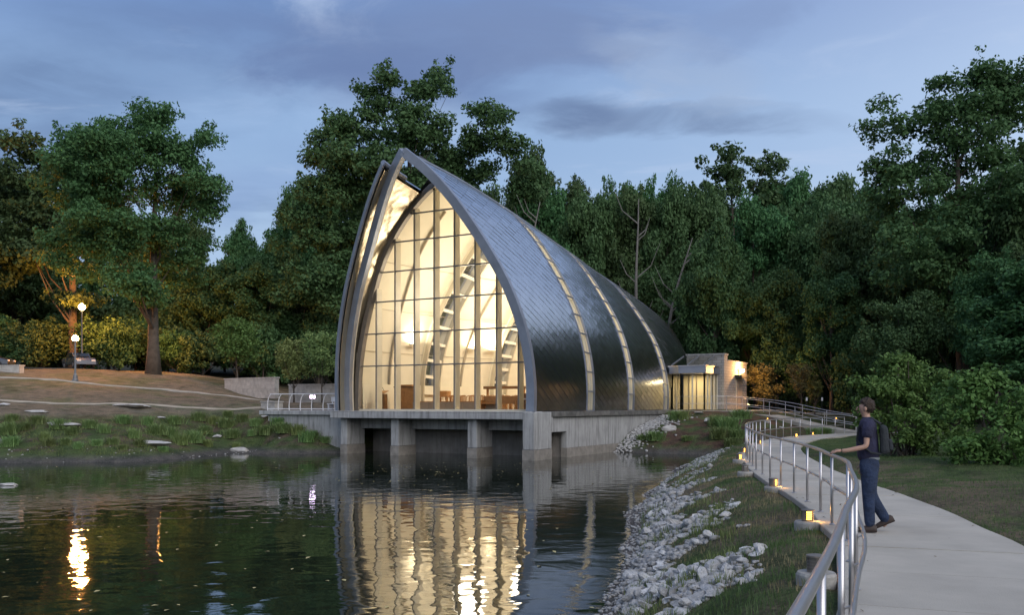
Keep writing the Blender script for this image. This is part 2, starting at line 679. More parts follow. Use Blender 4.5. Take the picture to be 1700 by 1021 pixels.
def chap(XY):
    XY = np.asarray(XY, dtype=float)
    dx, dy = XY[:, 0] - PR.x, XY[:, 1] - PR.y
    return -(dx * UU.x + dy * UU.y), dx * VV.x + dy * VV.y


def smooth01(x):
    x = np.clip(x, 0, 1)
    return x * x * (3 - 2 * x)


def ground(XY, detail=True):
    XY = np.asarray(XY, dtype=float)
    z = tps(XY)
    R = np.hypot(XY[:, 0], XY[:, 1] - 50)
    far = smooth01((R - 85) / 45)
    hill = 7 + 9 * smooth01((XY[:, 1] - 120) / 90) + 1.5 * np.sin(XY[:, 0] / 37)
    z = z * (1 - far) + far * hill
    z = np.clip(z, -2.0, 30)
    if detail:
        n = (np.sin(XY[:, 0] * 1.7 + 1.3 * np.sin(XY[:, 1] * 1.1)) * np.sin(XY[:, 1] * 1.9 + XY[:, 0] * .6)) * .035
        n += np.sin(XY[:, 0] * 4.1 + 2.0 * np.sin(XY[:, 1] * 3.3)) * np.sin(XY[:, 1] * 4.7 + XY[:, 0]) * .018
        n += np.sin(XY[:, 0] * .43 + XY[:, 1] * .61) * .05
        z = z + n
    # keep the path bed free
    d = path_dist(XY)
    k = smooth01((d - 1.0) / .45)
    z = z * k + (1.10) * (1 - k)
    # under the building
    a, t = chap(XY)
    ins = (a > -.5) & (a < 12.9) & (t > 3.3) & (t < 48)
    z = np.where(ins & (t > 3.3), np.minimum(z, 2.0), z)
    return z


def gz(x, y):
    return float(ground(np.array([(x, y)]))[0])


def spaced(lo, hi, fine_lo, fine_hi, step, grow=1.13):
    xs = list(np.arange(fine_lo, fine_hi, step))
    s, x = step, fine_hi
    while x < hi:
        xs.append(x)
        s *= grow
        x += s
    xs.append(hi)
    s, x = step * grow, fine_lo - step
    left = []
    while x > lo:
        left.append(x)
        s *= grow
        x -= s
    left.append(lo)
    return np.array(left[::-1] + xs)


gx = spaced(-420, 420, -34, 24, .30)
gy = spaced(-120, 520, 3, 90, .34)
GX, GY = np.meshgrid(gx, gy)
XY = np.stack([GX.ravel(), GY.ravel()], 1)
GZ = ground(XY)
nx, ny = len(gx), len(gy)
idx = np.arange(nx * ny).reshape(ny, nx)
F = np.stack([idx[:-1, :-1].ravel(), idx[:-1, 1:].ravel(), idx[1:, 1:].ravel(), idx[1:, :-1].ravel()], 1)


def vnoise(XY, s, seed=0):
    """cheap smooth value noise"""
    q = XY * s + seed * 17.3
    i = np.floor(q).astype(int)
    f = q - i
    f = f * f * (3 - 2 * f)
    def h(a, b):
        v = np.sin(a * 127.1 + b * 311.7) * 43758.5453
        return v - np.floor(v)
    return (h(i[:, 0], i[:, 1]) * (1 - f[:, 0]) + h(i[:, 0] + 1, i[:, 1]) * f[:, 0]) * (1 - f[:, 1]) + \
           (h(i[:, 0], i[:, 1] + 1) * (1 - f[:, 0]) + h(i[:, 0] + 1, i[:, 1] + 1) * f[:, 0]) * f[:, 1]


def fbm(XY, s, seed=0):
    return (vnoise(XY, s, seed) + .5 * vnoise(XY, s * 2.1, seed + 1) + .25 * vnoise(XY, s * 4.3, seed + 2) + .12 * vnoise(XY, s * 8.7, seed + 3)) / 1.87


GRASS = np.array([.066, .095, .036])
DRY = np.array([.165, .140, .104])
SOIL = np.array([.105, .078, .060])
MUD = np.array([.085, .080, .075])
GRAVEL = np.array([.22, .20, .19])
MULCH = np.array([.090, .055, .042])


def ground_colour(XY, Z):
    n = fbm(XY, .45, 1)[:, None]
    n2 = fbm(XY, 2.2, 5)[:, None]
    n3 = fbm(XY, 6.0, 9)[:, None]
    g = GRASS * (.75 + .5 * n3)
    dry = DRY * (.70 + .30 * n + .35 * n3)
    col = g.copy()
    X, Y = XY[:, 0:1], XY[:, 1:2]
    z = Z[:, None]
    # left lawn is dry and brown, above the planted bank
    left = smooth01((-6.0 - X) / 3.0) * smooth01((Y - 44) / 3)
    lawn = left * smooth01((z - 1.9) / .5)
    kk = smooth01((n * .6 + n2 * .4 - .50) / .12) * .55
    col = col * (1 - lawn) + (dry * (1 - kk) + g * kk) * lawn
    beds = left * (1 - smooth01((z - 1.9) / .5)) * smooth01((z - .3) / .3)
    s = smooth01((n2 - .42) / .2)
    col = col * (1 - beds) + (SOIL * (.8 + .4 * n3) * s + g * (1 - s)) * beds
    # the near bank: patchy grass and bare dry soil
    nb = smooth01((12 - X) / 2) * smooth01((46 - Y) / 4) * smooth01((X + 6) / 2)
    s = smooth01((n2 * .6 + n * .4 - .38) / .14)
    col = col * (1 - nb * s * .85) + (np.array([.150, .115, .085]) * (.7 + .6 * n3)) * nb * s * .85
    # right lawn: mostly green with dry flecks
    s = smooth01((n3 - .5) / .25) * .25 * smooth01((X - 5) / 2) * (1 - left)
    col = col * (1 - s) + np.array([.125, .115, .065]) * s
    # planting bed by the annex
    bed = smooth01((X - 7) / 2) * smooth01((Y - 50.5) / 1.5) * smooth01((66 - Y) / 3) * smooth01((19.5 - X) / 2)
    s = smooth01((n2 - .35) / .2)
    col = col * (1 - bed * s) + (MULCH * (.7 + .6 * n3)) * bed * s
    # gravel under the rip-rap and mud at the waterline
    m = 1 - smooth01((z - .12) / .3)
    mudc = MUD * (.7 + .6 * n3)
    nearb = smooth01((14 - X) / 2) * smooth01((X + 4) / 3) * smooth01((50 - Y) / 2)
    gr = (GRAVEL * (.6 + .7 * n3)) * .62
    col = col * (1 - m) + (mudc * (1 - nearb) + gr * nearb) * m
    # woodland floor
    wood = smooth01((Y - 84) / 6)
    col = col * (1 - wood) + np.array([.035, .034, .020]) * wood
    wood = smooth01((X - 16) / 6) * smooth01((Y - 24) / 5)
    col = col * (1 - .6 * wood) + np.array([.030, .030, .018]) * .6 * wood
    return np.clip(col, 0, 1)


def ground_mat():
    m = bpy.data.materials.new('ground')
    m.use_nodes = True
    nt = m.node_tree
    b = nt.nodes['Principled BSDF']
    b.inputs['Roughness'].default_value = .95
    b.inputs['Specular IOR Level'].default_value = .15
    at_ = N(nt, 'ShaderNodeVertexColor')
    at_.layer_name = 'Col'
    geo = N(nt, 'ShaderNodeNewGeometry')
    nz = N(nt, 'ShaderNodeTexNoise', i_Scale=14.0, i_Detail=6.0, i_Roughness=.7)
    L(nt, geo.outputs['Position'], nz.inputs['Vector'])
    r = ramp(nt, nz.outputs[0], [(.3, (.45, .45, .45)), (.5, (1, 1, 1)), (.72, (1.55, 1.5, 1.4))], 'LINEAR')
    nz2 = N(nt, 'ShaderNodeTexNoise', i_Scale=1.1, i_Detail=8.0, i_Roughness=.7)
    L(nt, geo.outputs['Position'], nz2.inputs['Vector'])
    r2 = ramp(nt, nz2.outputs[0], [(.35, (.55, .60, .55)), (.5, (1, 1, 1)), (.66, (1.35, 1.28, 1.18))], 'LINEAR')
    c = mixc(nt, 1.0, at_.outputs[0], r.outputs[0], 'MULTIPLY')
    c = mixc(nt, 1.0, c, r2.outputs[0], 'MULTIPLY')
    L(nt, c, b.inputs['Base Color'])
    nb = N(nt, 'ShaderNodeTexNoise', i_Scale=9.0, i_Detail=9.0, i_Roughness=.7)
    L(nt, geo.outputs['Position'], nb.inputs['Vector'])
    bp = N(nt, 'ShaderNodeBump', i_Strength=.9, i_Distance=.12)
    L(nt, nb.outputs[0], bp.inputs['Height'])
    L(nt, bp.outputs[0], b.inputs['Normal'])
    return m


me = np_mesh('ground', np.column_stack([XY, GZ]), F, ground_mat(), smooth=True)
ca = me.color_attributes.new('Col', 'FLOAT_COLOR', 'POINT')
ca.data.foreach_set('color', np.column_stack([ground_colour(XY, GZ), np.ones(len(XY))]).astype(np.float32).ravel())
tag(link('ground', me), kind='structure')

# ------------------------------------------------------------------ water
wm = bpy.data.materials.new('pond_water')
wm.use_nodes = True
nt = wm.node_tree
b = nt.nodes['Principled BSDF']
b.inputs['Base Color'].default_value = (.012, .018, .012, 1)
b.inputs['Roughness'].default_value = .025
b.inputs['IOR'].default_value = 1.5
b.inputs['Specular IOR Level'].default_value = 1.0
geo = N(nt, 'ShaderNodeNewGeometry')
def _wn(scale, sxy, detail, dist, rot=0.0):
    mp_ = N(nt, 'ShaderNodeMapping')
    L(nt, geo.outputs['Position'], mp_.inputs[0])
    mp_.inputs['Scale'].default_value = (sxy[0], sxy[1], 1)
    mp_.inputs['Rotation'].default_value = (0, 0, rot)
    n_ = N(nt, 'ShaderNodeTexNoise', i_Scale=scale, i_Detail=detail, i_Roughness=.5, i_Distortion=dist)
    L(nt, mp_.outputs[0], n_.inputs['Vector'])
    return n_.outputs[0]
wa = _wn(1.0, (1.05, 1.15), 2.0, .4, .1)
wb = _wn(1.0, (2.2, 5.5), 3.0, .5, -.06)
patch = _wn(.10, (1.0, 2.2), 2.0, .8, .25)
pm = N(nt, 'ShaderNodeMapRange', interpolation_type='SMOOTHSTEP')
L(nt, patch, pm.inputs[0])
pm.inputs[1].default_value = .42
pm.inputs[2].default_value = .62
pm.inputs[3].default_value = .10
hgt = math_n(nt, 'ADD', math_n(nt, 'MULTIPLY', wa, .36), math_n(nt, 'MULTIPLY', math_n(nt, 'MULTIPLY', wb, pm.outputs[0]), .060))
bp = N(nt, 'ShaderNodeBump', i_Strength=1.0, i_Distance=.040)
L(nt, hgt, bp.inputs['Height'])
L(nt, bp.outputs[0], b.inputs['Normal'])
mb = MB()
mb.quad((-160, -60, 0), (60, -60, 0), (60, 60, 0), (-160, 60, 0))
tag(obj('pond_water', mb, wm, origin=(0, 0, 0)), kind='structure')

# ------------------------------------------------------------------ materials
M_conc = mat('concrete', (.38, .375, .365), .85, var=.14, vscale=1.3, bump=.25, bscale=30, streak=((.13, .125, .12), .8))
M_concd = mat('wet_concrete', (.25, .225, .195), .8, var=.25, vscale=2.5, bump=.3, bscale=25)
M_cope = mat('dark_stone_coping', (.13, .125, .115), .85, var=.45, vscale=2.2, bump=.5, bscale=14)
M_slab = mat('path_concrete', (.42, .385, .33), .9, var=.16, vscale=.7, bump=.35, bscale=60, rnd=.035)
M_steel = mat('blue_grey_painted_steel', (.27, .29, .34), .42, metal=.55, var=.12, vscale=1.2, bump=.05, bscale=6)
M_rail = mat('brushed_steel', (.52, .50, .50), .34, metal=.85, var=.06, vscale=5)
M_frame = mat('bronze_frame', (.20, .175, .15), .5, metal=.3, var=.1)
M_mull = mat('cream_mullion', (.60, .54, .42), .55, var=.05, vscale=2)
M_trans = mat('grey_transom', (.15, .145, .14), .5, metal=.3)
M_lining = mat('cream_plaster', (.80, .74, .60), .8, var=.03, vscale=.8)
M_rib = mat('taupe_rib', (.44, .38, .29), .6, var=.08)
M_truss = mat('truss_cream', (.52, .46, .35), .6, var=.05)
M_rung = mat('white_rung', (.78, .72, .60), .6)
M_floor = mat('oak_floor', (.36, .20, .10), .35, var=.2, vscale=3)
M_wood = mat('oak', (.42, .21, .075), .45, var=.18, vscale=4, bump=.1)
M_woodd = mat('dark_oak', (.17, .085, .035), .45, var=.2, vscale=4)
M_glass = glass_mat('pane_glass', (.97, .97, .94), .55)
M_glassd = glass_mat('skylight_glass', (.95, .95, .90), .40, .06)
M_stone = mat('limestone', (.44, .41, .37), .9, var=.18, vscale=3, bump=.8, bscale=9, rnd=.12)
M_white = mat('white_paint', (.75, .73, .72), .5)
M_dark = mat('dark_metal', (.03, .03, .032), .5, metal=.4)
M_black = mat('black_rubber', (.02, .02, .02), .8)


def soffit_mat():
    m = bpy.data.materials.new('gold_metal_soffit')
    m.use_nodes = True
    nt = m.node_tree
    b = nt.nodes['Principled BSDF']
    b.inputs['Base Color'].default_value = (.46, .40, .29, 1)
    b.inputs['Metallic'].default_value = .85
    b.inputs['Roughness'].default_value = .32
    geo = N(nt, 'ShaderNodeNewGeometry')
    n_ = N(nt, 'ShaderNodeTexNoise', i_Scale=.9, i_Detail=2.0)
    L(nt, geo.outputs['Position'], n_.inputs['Vector'])
    bp = N(nt, 'ShaderNodeBump', i_Strength=.8, i_Distance=.12)
    L(nt, n_.outputs[0], bp.inputs['Height'])
    L(nt, bp.outputs[0], b.inputs['Normal'])
    return m


M_soff = soffit_mat()


def shingle_mat():
    m = bpy.data.materials.new('stainless_shingle')
    m.use_nodes = True
    nt = m.node_tree
    b = nt.nodes['Principled BSDF']
    b.inputs['Metallic'].default_value = 1.0
    b.inputs['Roughness'].default_value = .24
    geo = N(nt, 'ShaderNodeNewGeometry')
    n_ = N(nt, 'ShaderNodeTexNoise', i_Scale=1.4, i_Detail=4.0)
    L(nt, geo.outputs['Position'], n_.inputs['Vector'])
    isl = geo.outputs['Random Per Island']
    c = mixc(nt, n_.outputs[0], (.47, .48, .50), (.64, .65, .68))
    v = N(nt, 'ShaderNodeHueSaturation')
    mr = N(nt, 'ShaderNodeMapRange')
    L(nt, isl, mr.inputs[0])
    mr.inputs[3].default_value = .84
    mr.inputs[4].default_value = 1.08
    L(nt, mr.outputs[0], v.inputs['Value'])
    L(nt, c, v.inputs['Color'])
    L(nt, v.outputs[0], b.inputs['Base Color'])
    nb = N(nt, 'ShaderNodeTexNoise', i_Scale=2.2, i_Detail=2.0)
    L(nt, geo.outputs['Position'], nb.inputs['Vector'])
    bp = N(nt, 'ShaderNodeBump', i_Strength=.22, i_Distance=.05)
    L(nt, nb.outputs[0], bp.inputs['Height'])
    L(nt, bp.outputs[0], b.inputs['Normal'])
    return m


M_shin = shingle_mat()
M_seam = mat('dark_underlay', (.06, .065, .075), .6, metal=.3)

# ------------------------------------------------------------------ chapel
SHQ = [0, .08, .157, .24, .324, .4, .5, .6, .7, .8, .88, .94, .975, 1.0]
SHW = [1.02, 1.025, 1.017, .995, .955, .905, .82, .705, .575, .43, .292, .165, .072, 0.0]


def hermite(xs, ys, x):
    x = min(max(x, xs[0]), xs[-1])
    i = 0
    while i < len(xs) - 2 and x > xs[i + 1]:
        i += 1
    def sl(k):
        if k == 0:
            return (ys[1] - ys[0]) / (xs[1] - xs[0])
        if k == len(xs) - 1:
            return (ys[-1] - ys[-2]) / (xs[-1] - xs[-2])
        return (ys[k + 1] - ys[k - 1]) / (xs[k + 1] - xs[k - 1])
    h = xs[i + 1] - xs[i]
    t = (x - xs[i]) / h
    return ys[i] * (2 * t ** 3 - 3 * t * t + 1) + ys[i + 1] * (-2 * t ** 3 + 3 * t * t) + h * sl(i) * (t ** 3 - 2 * t * t + t) + h * sl(i + 1) * (t ** 3 - t * t)


def wq(q):
    return hermite(SHQ, SHW, q)


TB = [-.67, 0, 3.4, 6.75, 10, 13.1, 16.4, 19.75, 24, 28, 31, 33.0]
TR = [-4.54, -2.72, 2.6, 7.4, 11.4, 15.0, 18.4, 21.8, 27.5, 34.0, 38.5, 41.0]
ZR = [14.1, 13.93, 13.55, 12.95, 12.35, 11.75, 11.2, 10.6, 9.75, 8.6, 7.2, 5.2]
WR = [6.2, 6.2, 6.2, 6.2, 6.2, 6.2, 6.2, 6.2, 6.15, 5.7, 4.7, 3.0]
WL = [6.36, 6.36, 6.28, 6.1, 5.6, 5.0, 4.5, 4.2, 4.1, 4.0, 3.6, 2.4]
ZL = [14.5, 14.3, 13.5, 12.85, 12.1, 11.5, 11.0, 10.4, 9.55, 8.4, 7.0, 5.0]
TRL = [-3.45, -2.6, 2.2, 7.2, 11.2, 14.8, 18.2, 21.6, 27.3, 33.8, 38.3, 40.8]


def shell(side, tb, q, inset=0.0):
    """point of the roof surface; side +1 = right (towards -a), -1 = left"""
    zr = hermite(TB, ZR if side > 0 else ZL, tb)
    tr = hermite(TB, TR if side > 0 else TRL, tb)
    w = hermite(TB, WR if side > 0 else WL, tb)
    bul = 0
    if side < 0 and tb < 6.5:      # the left shell is fuller in its upper half near the front
        bul = .46 * (smooth01(np.float64((tb + .9) / 1.6))) * (1 - smooth01(np.float64((tb - 2.5) / 4)))
    w0 = wq(q) * w + bul * math.exp(-((q - .74) / .17) ** 2) * (1 - q ** 8)
    z0 = zr * q
    if inset:
        e = .012
        dA = (wq(min(q + e, 1)) - wq(max(q - e, 0))) * w
        dz = zr * (min(q + e, 1) - max(q - e, 0))
        ln = math.hypot(dA, dz)
        w0 -= inset * dz / ln
        z0 += inset * dA / ln
    a = 6.2 - side * max(w0, 0)
    return W(a, tb + (tr - tb) * q * q, z0)


chapel = thing('chapel', 'tall glass-fronted chapel with a pointed shingled metal roof standing over the pond', 'chapel', W(6.2, 0, 0))
QS = [0, .04, .08, .12, .16, .2, .25, .3, .35, .4, .45, .5, .55, .6, .65, .7, .75, .8, .84, .88, .91, .94, .96, .98, 1.0]
BANDS_R = [(.12, 6.75), (7.75, 13.1), (14.05, 19.75), (20.65, 33.0)]
BANDS_L = [(-.55, 6.9), (8.4, 13.7), (15.2, 19.75), (20.65, 33.0)]


def tbs(t0, t1, step=.85):
    n = max(2, int(round((t1 - t0) / step)))
    return [t0 + (t1 - t0) * i / n for i in range(n + 1)]


roof_parts = []
for t0, t1 in BANDS_R:
    mb = MB()
    mb.grid([[shell(1, t, q, .02) for q in QS] for t in tbs(t0, t1)])
    roof_parts.append(obj('roof_shell', mb, M_seam, chapel, smooth=False))
QF = [q for q in QS if q < .92] + [.925]
for t0, t1 in [(-.55, 2.2)] + [(2.201, BANDS_L[0][1])] + BANDS_L[1:]:
    mb = MB()
    qq = QF if t0 < 0 else QS
    mb.grid([[shell(-1, t, q, 0) for q in qq] for t in tbs(t0, t1, .5 if t0 < 0 else .85)])
    if t0 < 0:
        mb.grid([[shell(-1, t, q, 0) for q in qq[-1:]] + [shell(-1, t, qq[-1], .30)] for t in tbs(t0, t1, .5)])
    obj('roof_shell', mb, M_shin, chapel, smooth=True)
# deep cream reveals on both sides of every skylight slot, following the wall thickness
for side, bands in ((1, BANDS_R), (-1, BANDS_L)):
    for k, (t0, t1) in enumerate(bands):
        for t in ((t0,) if k else ()) + ((t1,) if k < 3 else ()):
            mb = MB()
            mb.grid([[shell(side, t, q, .015) for q in QS], [shell(side, t, q, .48) for q in QS]])
            obj('slot_reveal', mb, M_lining, chapel)
# lining inside; where the wall runs on in front of the glass plane it is the gold soffit
TG = .80


def chap_t(p):
    return (p.x - PR.x) * VV.x + (p.y - PR.y) * VV.y


for side, bands in ((1, BANDS_R), (-1, BANDS_L)):
    for k, (t0, t1) in enumerate(bands):
        mb, ms = MB(), MB()
        if k == 0:
            tt_ = tbs(.12 if side > 0 else -.55, 5.0, .2) + tbs(5.0, t1, .8)[1:]
        else:
            tt_ = tbs(t0, min(t1, 30), 1.0)
        fine = [i / 48 for i in range(49)] if k == 0 else QS
        G = [[shell(side, t, q, .32) for q in fine] for t in tt_]
        for i in range(len(G) - 1):
            for j in range(len(fine) - 1):
                c4 = (G[i][j], G[i][j + 1], G[i + 1][j + 1], G[i + 1][j])
                front_ = k == 0 and sum(chap_t(p) for p in c4) / 4 < TG
                if side < 0 and fine[j] > .915 and (tt_[i] < 2.15 or front_):
                    continue
                (ms if front_ else mb).quad(*c4)
        obj('ceiling_lining', mb, M_lining, chapel, smooth=True)
        if ms.f:
            obj('soffit', ms, M_soff, chapel, smooth=True)
# closing wall at the back, inside
mb = MB()
pts = [shell(1, 25, q, .35) for q in QS] + [shell(-1, 25, q, .35) for q in reversed(QS[:-1])]
mb.poly(pts)
obj('back_wall', mb, M_lining, chapel)
mb = MB()
pts = [shell(1, 33, q, 0) for q in QS] + [shell(-1, 33, q, 0) for q in reversed(QS[:-1])]
mb.poly(pts)
obj('rear_cap', mb, M_shin, chapel)

# ---- diamond shingles on the right shell
DT, DQ = .80, .0195


def shingle_poly(tc_, qc, t0, t1, jit):
    hw, hq = DT * .5 * .985, DQ * .985
    c = [(tc_, qc - hq), (tc_ + hw, qc), (tc_, qc + hq), (tc_ - hw, qc)]
    # clip the diamond to the band
    def clip(poly, ax, lim, sgn):
        out = []
        for i in range(len(poly)):
            p, q_ = poly[i], poly[(i + 1) % len(poly)]
            ip, iq = (p[ax] - lim) * sgn <= 0, (q_[ax] - lim) * sgn <= 0
            if ip:
                out.append(p)
            if ip != iq:
                f = (lim - p[ax]) / (q_[ax] - p[ax])
                out.append((p[0] + (q_[0] - p[0]) * f, p[1] + (q_[1] - p[1]) * f))
        return out
    for ax, lim, sg in ((0, t1, 1), (0, t0, -1), (1, .999, 1), (1, .002, -1)):
        c = clip(c, ax, lim, sg)
        if len(c) < 3:
            return None
    return c


def outn(tb, q):
    e = .02
    a = shell(1, min(tb + .2, 33), q) - shell(1, tb - .0, q)
    b_ = shell(1, tb, min(q + e, 1)) - shell(1, tb, max(q - e, 0))
    n = b_.cross(a)
    n.normalize()
    if n.dot(W(-1, tb, 3) - W(0, tb, 3)) < 0 and n.z < 0:
        n = -n
    if n.z < -.2 or (n.dot(Vector((UU.x, UU.y, 0))) < 0):
        n = -n
    return n


tiles = []
for t0, t1 in BANDS_R:
    k = 0
    q = 0.0
    while q < 1.03:
        off = (k % 2) * DT / 2
        n0 = int((t1 - t0) / DT) + 2
        for i in range(-1, n0):
            tc_ = t0 + i * DT + off
            c = shingle_poly(tc_, q, t0, t1, 0)
            if c is None:
                continue
            tiles.append((t0, tc_, q, c))
        k += 1
        q += DQ


def tile_mb(mb, c, tc_, qc):
    cen_t = sum(p[0] for p in c) / len(c)
    cen_q = sum(p[1] for p in c) / len(c)
    n = outn(cen_t, min(max(cen_q, .02), .97))
    qmin = min(p[1] for p in c)
    qmax = max(p[1] for p in c)
    w1 = rng.normal(0, .0026)
    w2 = rng.normal(0, .003)
    top = []
    for (t, q) in c:
        lift = .030 - .019 * ((q - qmin) / max(qmax - qmin, 1e-6))     # lower tip stands proud like a lapped shingle
        lift += (t - cen_t) * w1 / .3 + w2 * .5
        top.append(shell(1, t, q) + n * lift)
    bot = [p - n * .014 for p in top]
    mb.poly(top)
    mb.poly(list(reversed(bot)))
    for i in range(len(top)):
        j = (i + 1) % len(top)
        mb.quad(bot[i], bot[j], top[j], top[i])


ni = 0
rest = MB()
tiles.sort(key=lambda x: (x[0] > 1, x[1] * .0 + abs(x[2] - .30)))
for (t0, tc_, q, c) in tiles:
    if ni < 300 and t0 < 1 and len(c) == 4:
        mb = MB()
        tile_mb(mb, c, tc_, q)
        obj('shingle', mb, M_shin, roof_parts[0])
        ni += 1
    else:
        tile_mb(rest, c, tc_, q)
tag(obj('shingles', rest, M_shin, chapel), kind='stuff')


def arch_beam(fn, qs, wt_, wr_, tdir, inward=0.0):
    """box section swept along a curve fn(q); wt_ width along tdir, wr_ radial depth"""
    mb = MB()
    P = [fn(q) for q in qs]
    k = 0
    rows = []
    for i, p in enumerate(P):
        d = (P[min(i + 1, len(P) - 1)] - P[max(i - 1, 0)]).normalized()
        tv = (tdir - d * tdir.dot(d)).normalized()
        r = d.cross(tv).normalized()
        rows.append([p - tv * wt_ / 2 - r * wr_ / 2, p + tv * wt_ / 2 - r * wr_ / 2, p + tv * wt_ / 2 + r * wr_ / 2, p - tv * wt_ / 2 + r * wr_ / 2])
    n0 = 0
    for row in rows:
        mb.v += [tuple(x) for x in row]
    for i in range(len(rows) - 1):
        for j in range(4):
            a0, a1 = i * 4 + j, i * 4 + (j + 1) % 4
            mb.f.append((a0, a1, a1 + 4, a0 + 4))
    mb.f.append((3, 2, 1, 0))
    n = (len(rows) - 1) * 4
    mb.f.append((n, n + 1, n + 2, n + 3))
    return mb


TV = Vector((VV.x, VV.y, 0))
AV = Vector((-UU.x, -UU.y, 0))
# front arch: the right half carries the right shell, the left half crosses inside the left shell
obj('front_arch', arch_beam(lambda q: shell(1, 0, q, .06), QS, .30, .48, TV), M_steel, chapel)


def left_arch(q):
    zr, tr = 13.93, -2.72
    a = 6.2 + wq(q) * (5.90 - .75 * q * q)
    return W(a, 0 + tr * q * q, zr * q)


obj('front_arch', arch_beam(left_arch, QS, .30, .42, TV), M_steel, chapel)
# thin inner flange, cream
obj('arch_flange', arch_beam(lambda q: left_arch(q) + TV * .22 - AV * .08, QS[:-1], .10, .20, TV), M_mull, chapel)
# rim of the left shell
obj('shell_rim', arch_beam(lambda q: shell(-1, -.62, q, .14), QF, .12, .20, TV), M_steel, chapel)
# ridge cap of the left shell
mb = MB()
LR = [shell(-1, t, .925, .14) + Vector((0, 0, .10)) for t in tbs(-.62, 1.0, .3)]
mb.tube(LR, .15, 8)
obj('ridge_cap', mb, M_steel, chapel)
mb = MB()
mb.tube([shell(1, t, 1.0) + Vector((0, 0, .03)) for t in tbs(.0, 33, .8)], .09, 6)
obj('ridge_cap', mb, M_steel, chapel)
# infill between the two ridges behind the glass
mb = MB()
tt = tbs(.95, 33, 1.0)
mb.grid([[shell(1, t, 1.0), shell(-1, t, 1.0)] for t in tt])
obj('ridge_infill', mb, M_seam, chapel)

# ---- skylight slots
SL_R = [(6.75, 7.75), (13.1, 14.05), (19.75, 20.65)]
SL_L = [(6.9, 8.4), (13.7, 15.2), (19.75, 20.65)]
for side, slots in ((1, SL_R), (-1, SL_L)):
    for t0, t1 in slots:
        nr = 11
        qs = [i / nr * .985 for i in range(nr + 1)]
        for t in (t0, t1):
            obj('slot_frame', arch_beam(lambda q, t=t: shell(side, t, q, .0), QS[:-1], .07, .12, TV), M_steel, chapel)
            if side < 0:
                obj('slot_truss', arch_beam(lambda q, t=t: shell(side, t, q, .66), QS[:-4], .12, .30, TV), M_truss, chapel)
        for i in range(nr):
            mb = MB()
            sub = 3
            mb.grid([[shell(side, t0, qs[i] + (qs[i + 1] - qs[i]) * j / sub, .12) for j in range(sub + 1)],
                     [shell(side, t1, qs[i] + (qs[i + 1] - qs[i]) * j / sub, .12) for j in range(sub + 1)]])
            obj('skylight_pane', mb, M_glassd, chapel)
            mb = MB()
            mb.bar(shell(side, t0 + .06, qs[i], -.01), shell(side, t1 - .06, qs[i], -.01), .07, .08)
            obj('slot_rung', mb, M_steel, chapel)
            mb = MB()
            if i > 0 and side < 0:
                mb.bar(shell(side, t0 + .06, qs[i], .70), shell(side, t1 - .06, qs[i], .70), .12, .20)
                obj('truss_rung', mb, M_rung, chapel)
# mid-bay ribs inside
for side in (1, -1):
    for t in (3.9, 10.8, 17.2):
        obj('rib', arch_beam(lambda q: shell(side, t, q, .43), QS[:-4], .08, .16, TV), M_rib, chapel)
    # wainscot and picture rail following the wall
    for z0, h, th, m_ in ((1.62, .06, .08, M_mull), (6.3, .03, .03, M_rib), (3.7, .03, .03, M_rib), (9.0, .03, .03, M_rib)):
        mb = MB()
        P = []
        for t in tbs(1.2, 24.5, 1.2):
            zr = hermite(TB, ZR if side > 0 else ZL, t)
            P.append(shell(side, t, z0 / zr, .36))
        for p, q in zip(P[:-1], P[1:]):
            mb.bar(p, q, th, h)
        obj('wall_moulding', mb, m_, chapel)
    mb = MB()
    for t0, t1 in zip(tbs(1.2, 24.5, 1.2)[:-1], tbs(1.2, 24.5, 1.2)[1:]):
        zr0 = hermite(TB, ZR if side > 0 else ZL, t0)
        zr1 = hermite(TB, ZR if side > 0 else ZL, t1)
        A0, B0 = shell(side, t0, 0, .55), shell(side, t1, 0, .55)
        mb.quad(A0, B0, B0 + Vector((0, 0, 1.6)), A0 + Vector((0, 0, 1.6)))
    obj('wainscot', mb, M_lining, chapel)

# ---- glass front
GZs = [0, 2.5, 4.81, 6.47, 8.25, 9.9, 11.5, 12.5, 13.0]
GWs = [5.80, 5.70, 5.28, 4.80, 4.18, 3.32, 2.02, .85, 0.0]


def gw(z):
    return hermite(GZs, GWs, z)


def ztop(a):     # height of the arch at offset a
    lo, hi = 0.5, 13.0
    for _ in range(30):
        mid = (lo + hi) / 2
        if gw(mid) > abs(a - 6.2):
            lo = mid
        else:
            hi = mid
    return lo


gq = [0, .6, 1.2, 2, 3, 4, 5, 6, 7, 8, 9, 9.8, 10.5, 11.1, 11.7, 12.2, 12.6, 12.85, 13.0]
def wall_w(side, t, z):
    """half width of the inner wall at depth t and height z"""
    tb = t
    for _ in range(25):
        zr = hermite(TB, ZR if side > 0 else ZL, tb)
        tr = hermite(TB, TR if side > 0 else TRL, tb)
        q = min(1, z / zr)
        tb += (t - (tb + (tr - tb) * q * q)) * .7
        tb = min(max(tb, -.6), 10)
    p = shell(side, tb, q, .33)
    a = -((p.x - PR.x) * UU.x + (p.y - PR.y) * UU.y)
    return max(side * (6.2 - a), 0)


for s in (1, -1):
    obj('glass_frame', arch_beam(lambda z: W(6.2 - s * (gw(z) + .12 if s < 0 else min(gw(z) + .12, max(wall_w(1, TG, z) - .12, 0))), TG - .05, z), gq, .34, .30, TV), M_frame, chapel)
